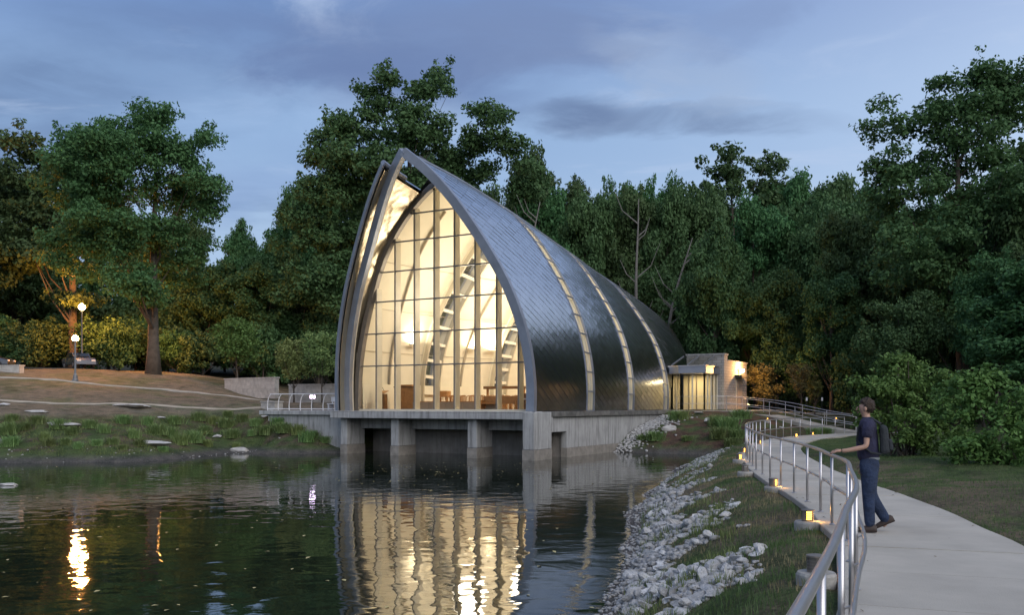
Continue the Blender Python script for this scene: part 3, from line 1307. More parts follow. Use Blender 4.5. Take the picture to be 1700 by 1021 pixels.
# wall panel between glass frame and the shells (closes the arch)
for s in (1, -1):
    mb = MB()
    mb.grid([[W(6.2 - s * (gw(z) + .16 if s < 0 else min(gw(z) + .16, wall_w(1, TG, z))), TG, z) for z in gq],
             [W(6.2 - s * (max(wall_w(s, TG, z), gw(z) + .16) if s < 0 else wall_w(s, TG, z)), TG, z) for z in gq]])
    obj('frame_infill', mb, M_frame, chapel)
MA = [10.75, 9.38, 8.0, 6.62, 5.25, 3.88, 2.5, 1.13]
ROWS = [2.65, 4.55, 6.42, 8.15, 9.85, 11.4]
for a in MA:
    zt = ztop(a)
    mb = MB()
    mb.box(a - .055, a + .055, TG - .02, TG + .46, 0, zt, W)
    obj('mullion', mb, M_mull, chapel)
    mb = MB()
    mb.box(a - .03, a + .03, TG - .075, TG - .022, 0, zt, W)
    obj('mullion_cap', mb, M_frame, chapel)
for z in ROWS:
    w_ = gw(z)
    mb = MB()
    mb.box(6.2 - w_, 6.2 + w_, TG - .09, TG + .03, z - .035, z + .035, W)
    obj('transom', mb, M_trans, chapel)
mb = MB()
mb.box(6.2 - 5.8, 6.2 + 5.8, TG - .10, TG + .30, 0, .10, W)
obj('sill', mb, M_mull, chapel)
cols = [12.1] + MA + [0.35]
lv = [.1] + ROWS + [13.0]
for i in range(len(cols) - 1):
    a1, a0 = cols[i], cols[i + 1]
    for j in range(len(lv) - 1):
        z0, z1 = lv[j], lv[j + 1]
        # clip cell to arch
        pts = []
        def wa_(z):
            return gw(z)
        zs = [z0 + (z1 - z0) * k / 6 for k in range(7)]
        lo_, hi_ = [], []
        for z in zs:
            l_ = max(a0, 6.2 - gw(z))
            h_ = min(a1, 6.2 + gw(z))
            if h_ > l_ + .01:
                lo_.append((l_, z))
                hi_.append((h_, z))
        if len(lo_) < 2:
            continue
        mb = MB()
        mb.poly([W(a, TG, z) for a, z in lo_] + [W(a, TG, z) for a, z in reversed(hi_)])
        obj('glass_pane', mb, M_glass, chapel)

# ---- floor, slab, piers
mb = MB()
mb.box(.2, 12.2, TG + .31, 25, -.08, .0, W)
obj('floor', mb, M_floor, chapel)
mb = MB()
mb.box(-.20, 13.0, -.75, 25, -.42, -.085, W)
mb.box(-.20, 13.0, -.75, TG + .30, -.085, -.004, W)
obj('floor_slab', mb, M_conc, chapel, bevel=.03)
for a0, a1, t1 in ((12.08, 12.56, 1.35), (8.33, 8.88, 1.35), (3.12, 3.70, 1.35), (-.66, .02, 1.2)):
    top = -.425 if a0 > 0 else -.03
    mb = MB()
    mb.box(a0, a1, -.30 if a0 > 0 else -.78, t1, .55 - FLOOR, top, W)
    pr = obj('pier', mb, M_conc, chapel, bevel=.03)
    mb = MB()
    mb.box(a0 - .015, a1 + .015, (-.30 if a0 > 0 else -.78) - .015, t1 + .015, -1.9 - FLOOR, .545 - FLOOR, W)
    obj('waterline_band', mb, M_concd, pr)
mb = MB()
for a0, a1 in ((.02, 3.12), (3.70, 8.33), (8.88, 12.08)):
    mb.box(a0 + .002, a1 - .002, 1.0, 1.30, 1.50 - FLOOR, -.425, W)
obj('edge_beam', mb, M_conc, chapel)
mb = MB()
mb.box(-.62, 12.9, 3.2, 3.5, -2 - FLOOR, -.425, W)
obj('basement_wall', mb, mat('basement_concrete', (.34, .31, .28), .85, var=.2, vscale=1.5, streak=((.18, .16, .14), .5)), chapel)
# side wall with one opening
mb = MB()
mb.box(-.66, -.30, 1.2, 3.0, 1.43 - FLOOR, -.30, W)
mb.box(-.66, -.30, 3.0, 24.5, .52 - FLOOR, -.30, W)
obj('side_wall', mb, M_conc, chapel)
mb = MB()
mb.box(-.68, -.31, 3.0, 24.5, -2 - FLOOR, .515 - FLOOR, W)
obj('waterline_band', mb, M_concd, chapel)
mb = MB()
mb.box(.3, .5, 1.3, 3.2, -2 - FLOOR, -.43, W)
obj('basement_wall', mb, M_concd, chapel)
x = 1.3
while x < 22.6:
    l_ = random.uniform(1.5, 2.2)
    mb = MB()
    mb.box(-.82, -.215, x, min(x + l_ - .02, 22.6), -.295, -.005 - random.random() * .012, W)
    obj('coping_stone', mb, M_cope, chapel, bevel=.02)
    x += l_
mb = MB()
mb.box(-.21, -.02, 1.0, 24, -.425, -.02, W)
obj('gutter', mb, M_dark, chapel)
# drain hole on the wall between the first two piers
mb = MB()
P0 = W(10.4, 3.19, 1.62 - FLOOR)
mb.tube([P0, P0 - TV * .25], .11, 12)
obj('drain_pipe', mb, M_black, chapel)

# ---- interior lights: wall-washer fixtures with their lamps, then added fill points
M_lamp = mat('lamp_glow', (1, .9, .7), .5, emit=(1, .80, .50), estr=14.0)


def area_light(name, loc, size, power, colr, direction, parent=None):
    d = bpy.data.lights.new(name, 'AREA')
    d.shape = 'DISK'
    d.size = size
    d.energy = power
    d.color = colr
    o = bpy.data.objects.new(name, d)
    C.objects.link(o)
    o.rotation_euler = Vector(direction).to_track_quat('-Z', 'Y').to_euler()
    o.location = Vector(loc)
    if parent is not None:
        o.parent = parent
        o.location = Vector(loc) - wpos(parent)
    return o


def point_light(name, loc, r, power, colr, parent=None):
    d = bpy.data.lights.new(name, 'POINT')
    d.shadow_soft_size = r
    d.energy = power
    d.color = colr
    o = bpy.data.objects.new(name, d)
    C.objects.link(o)
    o.location = Vector(loc)
    if parent is not None:
        o.parent = parent
        o.location = Vector(loc) - wpos(parent)
    return o


WARM = (1.0, .885, .70)
INT_P = 62.0
for side, t, k in ((-1, 5.6, 1.2), (-1, 11.0, 1.2), (-1, 12.9, 1.0), (-1, 18.0, 1), (1, 5, 1), (1, 11, 1), (1, 17, 1)):
    zr = hermite(TB, ZR if side > 0 else ZL, t)
    p = shell(side, t, 4.3 / zr, .34)
    inw = (W(6.2, t, 4.3) - p)
    inw.z = 0
    inw.normalize()
    c = p + inw * .32
    mb = MB()
    mb.bar(c - TV * .45, c + TV * .45, .22, .10)
    fx = obj('uplight', mb, M_mull, chapel)
    mb = MB()
    mb.bar(c - TV * .40 + Vector((0, 0, .058)), c + TV * .40 + Vector((0, 0, .058)), .16, .012)
    obj('tube', mb, M_lamp, fx)
    area_light('uplight_lamp', c + Vector((0, 0, .09)), .5, INT_P * k, WARM, inw * .15 + Vector((0, 0, 1)), None)
for a, t in ((6.6, 4.5), (6.0, 10.5), (5.8, 17.5)):
    point_light('interior_fill', W(a, t, 6.6), 1.0, 540, WARM)  # fill points without fixtures, added to brighten the whole interior

# ---- interior furniture
FC = Vector((0, 0, FLOOR))
sc_rot = math.atan2(-UU.y, -UU.x)          # local x -> +a


def place(a, t, z=0):
    return W(a, t, z)


def lt(base, rz):
    def T(x, y, z):
        c, s = math.cos(rz), math.sin(rz)
        return Vector((base[0] + x * c - y * s, base[1] + x * s + y * c, base[2] + z))
    return T


ROT = math.atan2(UU.y, UU.x)               # local +x = right along the front, +y = back
# cabinet
cab = thing('cabinet', 'broad golden oak cabinet behind the left part of the glass front', 'cabinet', place(10.6, 3.6), ROT)
def local(name, mb, m_, par, bevel=0.0, smooth=False):
    return obj(name, mb, m_, par, smooth=smooth, world=False, bevel=bevel)
mb = MB(); mb.box(-.75, .75, -.25, .25, 0, 1.42); local('body', mb, M_wood, cab, .01)
for sx_ in (-1, 1):
    mb = MB(); mb.box(sx_ * .37 - .34, sx_ * .37 + .34, -.275, -.252, .12, 1.32); local('door', mb, M_wood, cab, .008)
mb = MB(); mb.box(-.80, .80, -.30, .28, 1.422, 1.49); local('top', mb, M_woodd, cab, .01)
mb = MB(); mb.box(-.45, .45, -.12, .12, 1.492, 1.60); local('top_shelf', mb, M_wood, cab, .02)
# lectern
lec = thing('lectern', 'slim dark oak lectern with a small reading lamp left of the cabinet', 'lectern', place(11.3, 2.1), ROT)
mb = MB(); mb.box(-.22, .22, -.18, .18, 0, 1.02); local('body', mb, M_woodd, lec, .01)
mb = MB(); mb.hexa([(-.26, -.24, 1.03), (.26, -.24, 1.03), (.26, .24, 1.18), (-.26, .24, 1.18), (-.26, -.24, 1.07), (.26, -.24, 1.07), (.26, .24, 1.22), (-.26, .24, 1.22)]); local('desk', mb, M_wood, lec)
mb = MB(); mb.tube([(0, .15, 1.2), (-.12, .1, 1.42), (-.34, 0, 1.48)], .012, 6); lampn = local('lamp_arm', mb, M_dark, lec)
mb = MB(); mb.lathe((-.38, 0, 1.38), [(.13, 0), (.04, .1)], 12); local('lamp_shade', mb, M_white, lampn)
# altar table
alt = thing('altar_table', 'small oak altar table on splayed legs beside the first ladder truss', 'table', place(9.9, 6.6), ROT)
mb = MB(); mb.box(-.55, .55, -.35, .35, .86, .98); local('tabletop', mb, M_wood, alt, .015)
mb = MB(); mb.box(-.42, .42, -.25, .25, .98, 1.25); local('tabernacle', mb, M_wood, alt, .02)
for x in (-1, 1):
    for y in (-1, 1):
        mb = MB(); mb.bar((x * .48, y * .28, 0), (x * .36, y * .22, .86), .09, .09, (0, 1, 0)); local('leg', mb, M_wood, alt)
# low platform screen
scr = thing('platform_screen', 'low taupe screen wall in front of the rows of chairs', 'screen', place(6.9, 3.3), ROT)
M_screen = mat('taupe_panel', (.36, .30, .23), .7, var=.05)
for k in range(5):
    mb = MB(); mb.box(-3.0 + k * 1.2, -3.0 + k * 1.2 + 1.18, -.06, .06, 0, .52); local('panel', mb, M_screen, scr, .01)
mb = MB(); mb.box(-3.02, 3.0, -.09, .09, .523, .56); local('cap', mb, M_wood, scr)
# chairs
ch0 = thing('chair', 'oak chair, first from the left in the front row behind the low screen', 'chair', place(9.2, 5.4), ROT, 'oak chairs in rows inside the chapel')
mb = MB(); mb.box(-.23, .23, -.22, .22, .43, .47); local('seat', mb, M_wood, ch0, .01)
mb = MB()
mb.tube([(-.21, .22, .44), (-.2, .26, .86), (-.1, .28, .93), (.1, .28, .93), (.2, .26, .86), (.21, .22, .44)], .022, 6)
for x in (-.1, 0, .1):
    mb.bar((x, .235, .47), (x, .275, .91), .03, .015, (0, 1, 0))
local('backrest', mb, M_wood, ch0)
for x in (-1, 1):
    for y in (-1, 1):
        mb = MB(); mb.bar((x * .2, y * .19, 0), (x * .2, y * .19, .43), .04, .04, (0, 1, 0)); local('leg', mb, M_wood, ch0)
first = True
for r_, t in enumerate((4.6, 6.0, 7.4, 8.8)):
    for k in range(8):
        a = 9.3 - k * .68 - (r_ % 2) * .1 - r_ * .1
        if first:
            first = False
            ch0.location = place(a, t)
            continue
        dup(ch0, place(a, t), ROT + random.uniform(-.06, .06), 'oak chair, %s from the left in the %s row behind the low screen' % (ORD[k], ('front', 'second', 'third', 'back')[r_]))
# bench and piano
pb = thing('pew', 'long pale oak pew in front of the chairs at the right side', 'pew', place(3.6, 3.0), ROT)
mb = MB(); mb.box(-1.2, 1.2, -.22, .2, .40, .46); local('seat', mb, M_wood, pb)
mb = MB(); mb.box(-1.2, 1.2, .2, .25, .40, .85); local('backrest', mb, M_wood, pb)
for x in (-1.15, 1.15):
    mb = MB(); mb.box(x - .04, x + .04, -.25, .27, 0, .62); local('end_panel', mb, M_wood, pb)
pi = thing('piano', 'dark wooden piano on square legs beside the right edge of the glass', 'piano', place(1.35, 3.2), ROT)
mb = MB(); mb.box(-.7, .6, -.35, .35, .62, 1.0); local('case', mb, M_woodd, pi, .02)
mb = MB(); mb.box(-.55, .5, -.52, -.355, .64, .72); local('keyboard', mb, M_white, pi)
for x in (-.55, .45):
    mb = MB(); mb.box(x - .06, x + .06, -.4, -.28, 0, .62); local('leg', mb, M_woodd, pi)
    mb = MB(); mb.box(x - .06, x + .06, .2, .32, 0, .62); local('leg', mb, M_woodd, pi)
tf = thing('tall_table', 'tall oak side table on thin posts behind the chairs', 'table', place(7.6, 10.6), ROT)
mb = MB(); mb.box(-1.5, 1.5, -.4, .4, 1.42, 1.60); local('tabletop', mb, M_woodd, tf)
for x in (-1.4, 1.4):
    mb = MB(); mb.box(x - .06, x + .06, -.06, .06, 0, 1.42); local('post', mb, M_wood, tf)

# ------------------------------------------------------------------ terrace left of the chapel
ter = thing('terrace', 'concrete terrace with retaining wall left of the glass front', 'terrace', W(16, 1.3, -.1))
mb = MB(); mb.box(13.02, 19.8, .35, 7.2, -.26, -.01, W); obj('deck', mb, M_conc, ter, bevel=.02)
mb = MB(); mb.box(12.57, 19.2, .55, .85, -2.9, -.265, W); obj('retaining_wall', mb, M_conc, ter)
mb = MB(); mb.box(12.57, 13.01, -.1, 7.2, -.40, -.012, W); obj('edge_strip', mb, M_conc, ter)
# railing with curved posts
rg = thing('terrace_railing', 'pale railing with bowed posts along the terrace left of the chapel', 'railing', W(16, .6, 0))
for k in range(8):
    a = 19.3 - k * .92
    mb = MB()
    mb.tube([W(a, .6, 0), W(a + .02, .6, .3), W(a - .02, .6, .6), W(a - .10, .6, .85), W(a - .26, .6, 1.02)], .03, 6)
    obj('post', mb, M_white, rg)
for z, o_ in ((1.03, -.26), (.10, .0)):
    mb = MB(); mb.tube([W(19.35 + o_, .6, z), W(12.9, .6, z)], .028, 6); obj('rail', mb, M_white, rg)
bn = thing('bench', 'small white framed bench on the terrace beside the chapel wall', 'bench', W(14.2, 1.6, 0), ROT)
mb = MB(); mb.box(-.9, .9, -.2, .2, .40, .45); local('seat', mb, M_white, bn)
mb = MB(); mb.box(-.9, .9, .2, .24, .55, .85); local('backrest', mb, M_white, bn)
for x in (-.8, .8):
    mb = MB(); mb.box(x - .03, x + .03, -.2, .24, 0, .40); local('leg', mb, M_white, bn)
    mb = MB(); mb.box(x - .03, x + .03, .2, .24, .45, .85); local('support', mb, M_white, bn)
# floodlight
fl = at(519, 659, 62)
fld = thing('floodlight', 'small violet-white floodlight glowing on the terrace behind the railing', 'light', (fl.x, fl.y, FLOOR - .01))
mb = MB(); mb.tube([(fl.x, fl.y, FLOOR - .01), (fl.x, fl.y, fl.z - .14)], .03, 8); obj('stake', mb, M_dark, fld)
mb = MB(); mb.bar(Vector((fl.x, fl.y + .12, fl.z)), Vector((fl.x, fl.y, fl.z)), .40, .26); hd = obj('head', mb, M_dark, fld)
mb = MB(); mb.bar(Vector((fl.x, fl.y - .002, fl.z)), Vector((fl.x, fl.y - .02, fl.z)), .34, .20)
obj('lens', mb, mat('violet_lamp', (1, .9, 1), .4, emit=(.85, .65, 1.0), estr=9), hd)


def block_wall(name, label, P, Q, h, th, z0, mat_=None, cap=True, course=.2, cat='wall', blen=.6):
    """a wall of coursed stone from P to Q (xy)"""
    P, Q = Vector((P[0], P[1], 0)), Vector((Q[0], Q[1], 0))
    d = (Q - P).normalized()
    n = Vector((d.y, -d.x, 0))
    w = thing(name, label, cat, ((P + Q) / 2).to_tuple()[:2] + (z0,))
    Lw = (Q - P).length
    core = MB()
    core.bar(P + Vector((0, 0, z0 + h / 2)) - n * .0, Q + Vector((0, 0, z0 + h / 2)), th - .03, h - .01)
    obj('core', core, M_stone, w)
    k = 0
    z = z0
    blocks = 0
    while z < z0 + h - .02:
        hh = min(course, z0 + h - z) - .012
        x = -random.random() * blen
        while x < Lw:
            l_ = blen * random.uniform(.7, 1.3)
            x0, x1 = max(0, x), min(Lw, x + l_ - .012)
            if x1 - x0 > .05:
                mb_ = MB()
                pr = random.uniform(-.008, .012)
                a, c = P + d * x0 + n * (th / 2 + pr), P + d * x1 + n * (th / 2 + pr)
                a2, c2 = P + d * x0 + n * (th / 2 - .05), P + d * x1 + n * (th / 2 - .05)
                mb_.hexa([a + Vector((0, 0, z)), c + Vector((0, 0, z)), c2 + Vector((0, 0, z)), a2 + Vector((0, 0, z)),
                          a + Vector((0, 0, z + hh)), c + Vector((0, 0, z + hh)), c2 + Vector((0, 0, z + hh)), a2 + Vector((0, 0, z + hh))])
                obj('stone', mb_, M_stone, w)
                blocks += 1
            x += l_
        z += course
        k += 1
    if cap:
        mb_ = MB()
        mb_.bar(P - d * .05 + Vector((0, 0, z0 + h + .045)), Q + d * .05 + Vector((0, 0, z0 + h + .045)), th + .08, .09)
        obj('cap', mb_, M_stone, w)
    return w


A, B = at(376, 0, 76), at(460, 0, 72.0)
block_wall('stone_wall', 'low coursed stone wall on the lawn left of the terrace', A, B, 1.6, .4, CAMZ + (HY - 662) / FPX * 74, course=.27, blen=.9)
A, B = at(482, 0, 72), at(566, 0, 70)
block_wall('stone_wall', 'pale stone wall behind the two young terrace trees', A, B, 1.75, .4, CAMZ + (HY - 677) / FPX * 71, course=.29, blen=1.0)
A, B = at(-90, 0, 74), at(36, 0, 72)
block_wall('stone_wall', 'pale curved end of a stone wall at the left edge', A, B, 1.0, .5, CAMZ + (HY - 629) / FPX * 72, course=.25, blen=.9)
A, B = at(440, 0, 64.0), at(463, 0, 63.0)
block_wall('stone_block', 'short stone plinth at the left end of the terrace railing', A, B, .62, .7, CAMZ + (HY - 683) / FPX * 64, course=.2, cat='plinth')


# kerb lines on the left lawn
def ribbon(name, pts, width, thick, m_, label=None, cat=None, kind='structure', lift=.02):
    P = catmull([Vector(p) for p in pts], 1.0)
    XYp = np.array([(p.x, p.y) for p in P])
    Z = ground(XYp)
    mb_ = MB()
    rows = []
    for i, p in enumerate(P):
        n = norm2(P, i) if i < len(P) else None
        z = Z[i] + lift
        rows.append([Vector((p.x, p.y, z - thick)) - n * width / 2, Vector((p.x, p.y, z)) - n * width / 2,
                     Vector((p.x, p.y, z)) + n * width / 2, Vector((p.x, p.y, z - thick)) + n * width / 2])
    mb_.grid(rows)
    return tag(obj(name, mb_, m_), kind=kind)


M_kerb = mat('pale_kerb', (.40, .36, .31), .9, var=.12, vscale=1.5)
ribbon('kerb', [at(-120, 0, 57).xy.to_3d(), at(0, 0, 57.3).xy.to_3d(), at(130, 0, 58.3).xy.to_3d(), at(250, 0, 60).xy.to_3d(), at(360, 0, 62).xy.to_3d(), at(440, 0, 64).xy.to_3d()], .22, .3, M_kerb, lift=.09)
ribbon('path', [at(-100, 0, 68).xy.to_3d(), at(38, 0, 68.5).xy.to_3d(), at(125, 0, 70).xy.to_3d(), at(300, 0, 71).xy.to_3d(), at(460, 0, 70.5).xy.to_3d(), at(500, 0, 69).xy.to_3d()], 1.1, .2, M_kerb, lift=.04)
ribbon('road', [(-90, 87, 0), (-60, 85.5, 0), (-42, 85, 0), (-36, 85, 0)], 4.5, .1, mat('asphalt', (.055, .055, .055), .9, var=.2), lift=.05)

# ------------------------------------------------------------------ annex
anx = thing('entrance_annex', 'pale block annex with lit glass vestibule at the chapel rear', 'building', W(-2, 24.2, 0))


def block_mat():
    m = bpy.data.materials.new('pale_block')
    m.use_nodes = True
    nt = m.node_tree
    b = nt.nodes['Principled BSDF']
    b.inputs['Roughness'].default_value = .9
    tc_ = N(nt, 'ShaderNodeTexCoord')
    geo = N(nt, 'ShaderNodeNewGeometry')
    sp = N(nt, 'ShaderNodeSeparateXYZ')
    L(nt, geo.outputs['Position'], sp.inputs[0])
    hx = math_n(nt, 'ADD', math_n(nt, 'MULTIPLY', sp.outputs[0], .87), math_n(nt, 'MULTIPLY', sp.outputs[1], .4935 * .6))
    cm = N(nt, 'ShaderNodeCombineXYZ')
    L(nt, hx, cm.inputs[0])
    L(nt, sp.outputs[2], cm.inputs[1])
    br = N(nt, 'ShaderNodeTexBrick')
    L(nt, cm.outputs[0], br.inputs['Vector'])
    br.inputs['Scale'].default_value = 1.0
    br.inputs['Brick Width'].default_value = .42
    br.inputs['Row Height'].default_value = .2
    br.inputs['Mortar Size'].default_value = .012
    br.inputs['Color1'].default_value = (.40, .38, .36, 1)
    br.inputs['Color2'].default_value = (.33, .315, .30, 1)
    br.inputs['Mortar'].default_value = (.20, .19, .18, 1)
    nz = N(nt, 'ShaderNodeTexNoise', i_Scale=1.3, i_Detail=6.0)
    L(nt, geo.outputs['Position'], nz.inputs['Vector'])
    c = mixc(nt, .35, br.outputs[0], nz.outputs[0], 'MULTIPLY')
    c = mixc(nt, .5, c, br.outputs[0])
    L(nt, c, b.inputs['Base Color'])
    bp = N(nt, 'ShaderNodeBump', i_Strength=.5, i_Distance=.02)
    L(nt, br.outputs['Fac'], bp.inputs['Height'])
    bp.invert = True
    L(nt, bp.outputs[0], b.inputs['Normal'])
    return m


M_block = block_mat()
HA = 4.05
mb = MB(); mb.box(-3.25, -.4, 24.0, 24.9, -.6, HA, W); obj('wall', mb, M_block, anx)
mb = MB(); mb.box(-3.31, -.34, 23.94, 24.96, HA + .002, HA + .12, W); obj('coping', mb, M_conc, anx)
mb = MB(); mb.box(-3.22, -.4, 24.902, 30.3, -.6, 3.62, W); obj('wall', mb, M_block, anx)
mb = MB(); mb.box(-3.28, -.34, 24.965, 30.36, 3.622, 3.72, W); obj('coping', mb, M_conc, anx)
# door and its lamp, on the side wall
mb = MB(); mb.box(-3.27, -3.222, 27.2, 28.8, -.02, 2.32, W); df = obj('door_frame', mb, M_mull, anx)
mb = MB(); mb.box(-3.30, -3.272, 27.32, 28.68, 0, 2.22, W); dr = obj('door', mb, mat('grey_door', (.30, .27, .25), .5), anx)
mb = MB(); mb.tube([W(-3.30, 28.5, 1.02), W(-3.38, 28.5, 1.02), W(-3.38, 28.35, 1.02)], .025, 6); obj('handle', mb, M_rail, dr)
mb = MB(); mb.box(-3.75, -3.223, 27.0, 28.9, 2.42, 2.66, W); obj('door_canopy', mb, M_dark, anx)
lp = W(-3.50, 27.9, 3.00)
mb = MB(); mb.tube([W(-3.223, 27.9, 3.0), W(-3.34, 27.9, 3.0)], .05, 8); obj('lamp_bracket', mb, M_dark, anx)
mb = MB(); mb.lathe((lp.x, lp.y, lp.z - .16), [(.05, 0), (.16, .06), (.19, .16), (.16, .26), (.05, .32)], 14)
wl_ = obj('wall_lamp', mb, mat('wall_lamp_glow', (1, .85, .6), .4, emit=(1, .62, .26), estr=20), anx, smooth=True)
point_light('wall_lamp_light', lp - Vector((UU.x, UU.y, 0)) * -.45 + Vector((0, 0, .05)), .12, 650, (1, .50, .17))
# vestibule: octagonal glazed bay with fascia
vst = [(-.2, 23.9), (-.2, 21.4), (-1.0, 20.9), (-2.75, 20.9), (-2.75, 23.9)]
def vbox(name, z0, z1, grow, m_, par):
    c = (-1.5, 22.6)
    pts_ = [(c[0] + (a - c[0]) * grow, c[1] + (t - c[1]) * grow if t < 23 else 23.9) for a, t in vst]
    mb_ = MB()
    n = len(pts_)
    mb_.poly([W(a, t, z0) for a, t in pts_])
    mb_.poly([W(a, t, z1) for a, t in reversed(pts_)])
    for i in range(n):
        p, q = pts_[i], pts_[(i + 1) % n]
        mb_.quad(W(*p, z0), W(*q, z0), W(*q, z1), W(*p, z1))
    return obj(name, mb_, m_, par)
fas = vbox('fascia', 2.62, 3.12, 1.16, M_steel, anx)
vbox('fascia_trim', 3.122, 3.18, 1.20, M_rail, anx)
# sloped glass roof over the vestibule
mb = MB()
mb.quad(W(-.2, 21.3, 3.2), W(-2.6, 21.3, 3.2), W(-2.6, 23.9, 3.95), W(-.2, 23.9, 3.95))
obj('glass_roof', mb, M_glassd, anx)
for a in (-.2, -1.4, -2.6):
    mb = MB(); mb.bar(W(a, 21.25, 3.24), W(a, 23.9, 4.0), .08, .08); obj('roof_bar', mb, M_rail, anx)
M_curtain = mat('pale_warm_wall', (.62, .55, .40), .8)
for (p, q) in zip(vst[:-1], vst[1:]):
    P_, Q_ = W(*p, 0), W(*q, 0)
    Lw = (Q_ - P_).length
    nn = max(1, int(round(Lw / .85)))
    for i in range(nn):
        A_, B_ = P_.lerp(Q_, i / nn), P_.lerp(Q_, (i + 1) / nn)
        mb = MB(); mb.quad(A_ + Vector((0, 0, .08)), B_ + Vector((0, 0, .08)), B_ + Vector((0, 0, 2.6)), A_ + Vector((0, 0, 2.6)))
        obj('glass_pane', mb, M_glass, anx)
        mb = MB(); mb.bar(A_, A_ + Vector((0, 0, 2.61)), .09, .09, (0, 1, 0)); obj('mullion', mb, M_mull, anx)
    mb = MB(); mb.bar(Q_, Q_ + Vector((0, 0, 2.61)), .09, .09, (0, 1, 0)); obj('mullion', mb, M_mull, anx)
mb = MB(); mb.box(-2.7, -.3, 23.6, 23.9, 0, 2.6, W); obj('inner_wall', mb, M_curtain, anx)
for k in range(4):
    mb = MB(); mb.box(-2.5 + k * .58, -2.5 + k * .58 + .07, 23.5, 23.59, 0, 2.5, W); obj('door_stile', mb, M_frame, anx)
vbox('floor', -.3, -.02, 1.1, M_conc, anx)
area_light('vestibule_lamp', W(-1.5, 22.4, 2.55), .9, 62, (1, .78, .42), (0, 0, -1))
# landing / deck in front of the annex
dk = thing('landing', 'pale concrete landing outside the annex door', 'landing', W(-5, 22, 0))
mb = MB(); mb.box(-6.2, -.9, 19.4, 23.9, -.22, -.035, W); mb.box(-6.2, -3.32, 23.902, 30, -.22, -.035, W); obj('slab', mb, M_slab, dk, bevel=.02)
mb = MB(); mb.box(-6.0, -1.2, 19.8, 23.8, -.9, -.225, W); obj('underside_shade', mb, M_dark, dk)  # near-black block stands for the shade under the landing

# ------------------------------------------------------------------ path slabs
path_root = bpy.data.objects.new('path', None)
C.objects.link(path_root)
path_root.location = (7, 25, PATHZ)
tag(path_root, kind='structure')
acc = 0.0
cuts = [0]
for i in range(1, len(path_c)):
    acc += (path_c[i] - path_c[i - 1]).length
    if acc >= 1.55:
        cuts.append(i)
        acc = 0
cuts.append(len(path_c) - 1)
for k in range(len(cuts) - 1):
    i0, i1 = cuts[k], cuts[k + 1]
    if i1 <= i0:
        continue
    mb = MB()
    dz = random.uniform(-.003, .003)
    top, botl = [], []
    for i in range(i0, i1 + 1):
        l_, r_ = path_l[i].copy(), path_r[i].copy()
        d = (path_c[min(i + 1, len(path_c) - 1)] - path_c[max(i - 1, 0)]).normalized()
        if i == i0:
            l_ += d * .010; r_ += d * .010
        if i == i1:
            l_ -= d * .010; r_ -= d * .010
        z = PATHZ + dz
        top.append((Vector((l_.x, l_.y, z - .14)), Vector((l_.x, l_.y, z - .012)), Vector((l_.x, l_.y, z)).lerp(Vector((r_.x, r_.y, z)), .006),
                    Vector((r_.x, r_.y, z)).lerp(Vector((l_.x, l_.y, z)), .006), Vector((r_.x, r_.y, z - .012)), Vector((r_.x, r_.y, z - .14))))
    mb.grid(top)
    mb.poly([p for p in reversed(top[0])])
    mb.poly([p for p in top[-1]])
    obj('slab', mb, M_slab, path_root)
mb = MB()
mb.grid([[Vector((a.x, a.y, PATHZ - .03)).lerp(Vector((b_.x, b_.y, PATHZ - .03)), .02), Vector((a.x, a.y, PATHZ - .03)).lerp(Vector((b_.x, b_.y, PATHZ - .03)), .98)] for a, b_ in zip(path_l, path_r)])
obj('joint_filler', mb, mat('joint_dirt', (.10, .09, .08), .95), path_root)

# ------------------------------------------------------------------ near railing
rail = thing('path_railing', 'long curved stainless steel handrail following the edge of the path', 'railing', (rl[0].x, rl[0].y, PATHZ))
RH, RM = .97, .50
top_pts = [Vector((p.x, p.y, PATHZ + RH)) for p in rl[::2]] + [Vector((rl[-1].x, rl[-1].y, PATHZ + RH))]
mb = MB(); mb.tube(top_pts, .026, 12); obj('top_rail', mb, M_rail, rail, smooth=True)
mid_pts = [Vector((p.x, p.y, PATHZ + RM)) + norm2(rl, min(i * 2, len(rl) - 1)) * .07 for i, p in enumerate(rl[::2])]
mb = MB(); mb.tube(mid_pts, .019, 10); obj('middle_rail', mb, M_rail, rail, smooth=True)
# posts every 1.55 m, anchored on the post seen at (4.45,12.73)
cum = [0]
for i in range(1, len(rl)):
    cum.append(cum[-1] + (rl[i] - rl[i - 1]).length)
ia = min(range(len(rl)), key=lambda i: (rl[i] - Vector((4.45, 12.73, 0))).length)
s0 = cum[ia] % 1.56


def at_len(s):
    for i in range(1, len(cum)):
        if cum[i] >= s:
            f = (s - cum[i - 1]) / (cum[i] - cum[i - 1])
            return rl[i - 1].lerp(rl[i], f), i
    return rl[-1], len(rl) - 1


s = s0
post_s = []
while s < cum[-1]:
    p, i = at_len(s)
    n = norm2(rl, i)
    mb = MB()
    mb.tube([(p.x, p.y, PATHZ + .004), (p.x, p.y, PATHZ + RH - .02)], .021, 10)
    pp = obj('post', mb, M_rail, rail, smooth=True)
    mb = MB(); mb.lathe((p.x, p.y, PATHZ + .004), [(.045, 0), (.045, .008), (.024, .02)], 12); obj('base_flange', mb, M_rail, pp)
    mb = MB(); mb.tube([Vector((p.x, p.y, PATHZ + RM - .03)), Vector((p.x, p.y, PATHZ + RM)) + n * .07], .008, 6); obj('bracket', mb, M_rail, pp)
    post_s.append(s)
    s += 1.56
p = rl[-1]
mb = MB(); mb.tube([(p.x, p.y, PATHZ + .004), (p.x, p.y, PATHZ + RH + .01)], .024, 10); obj('post', mb, M_rail, rail)

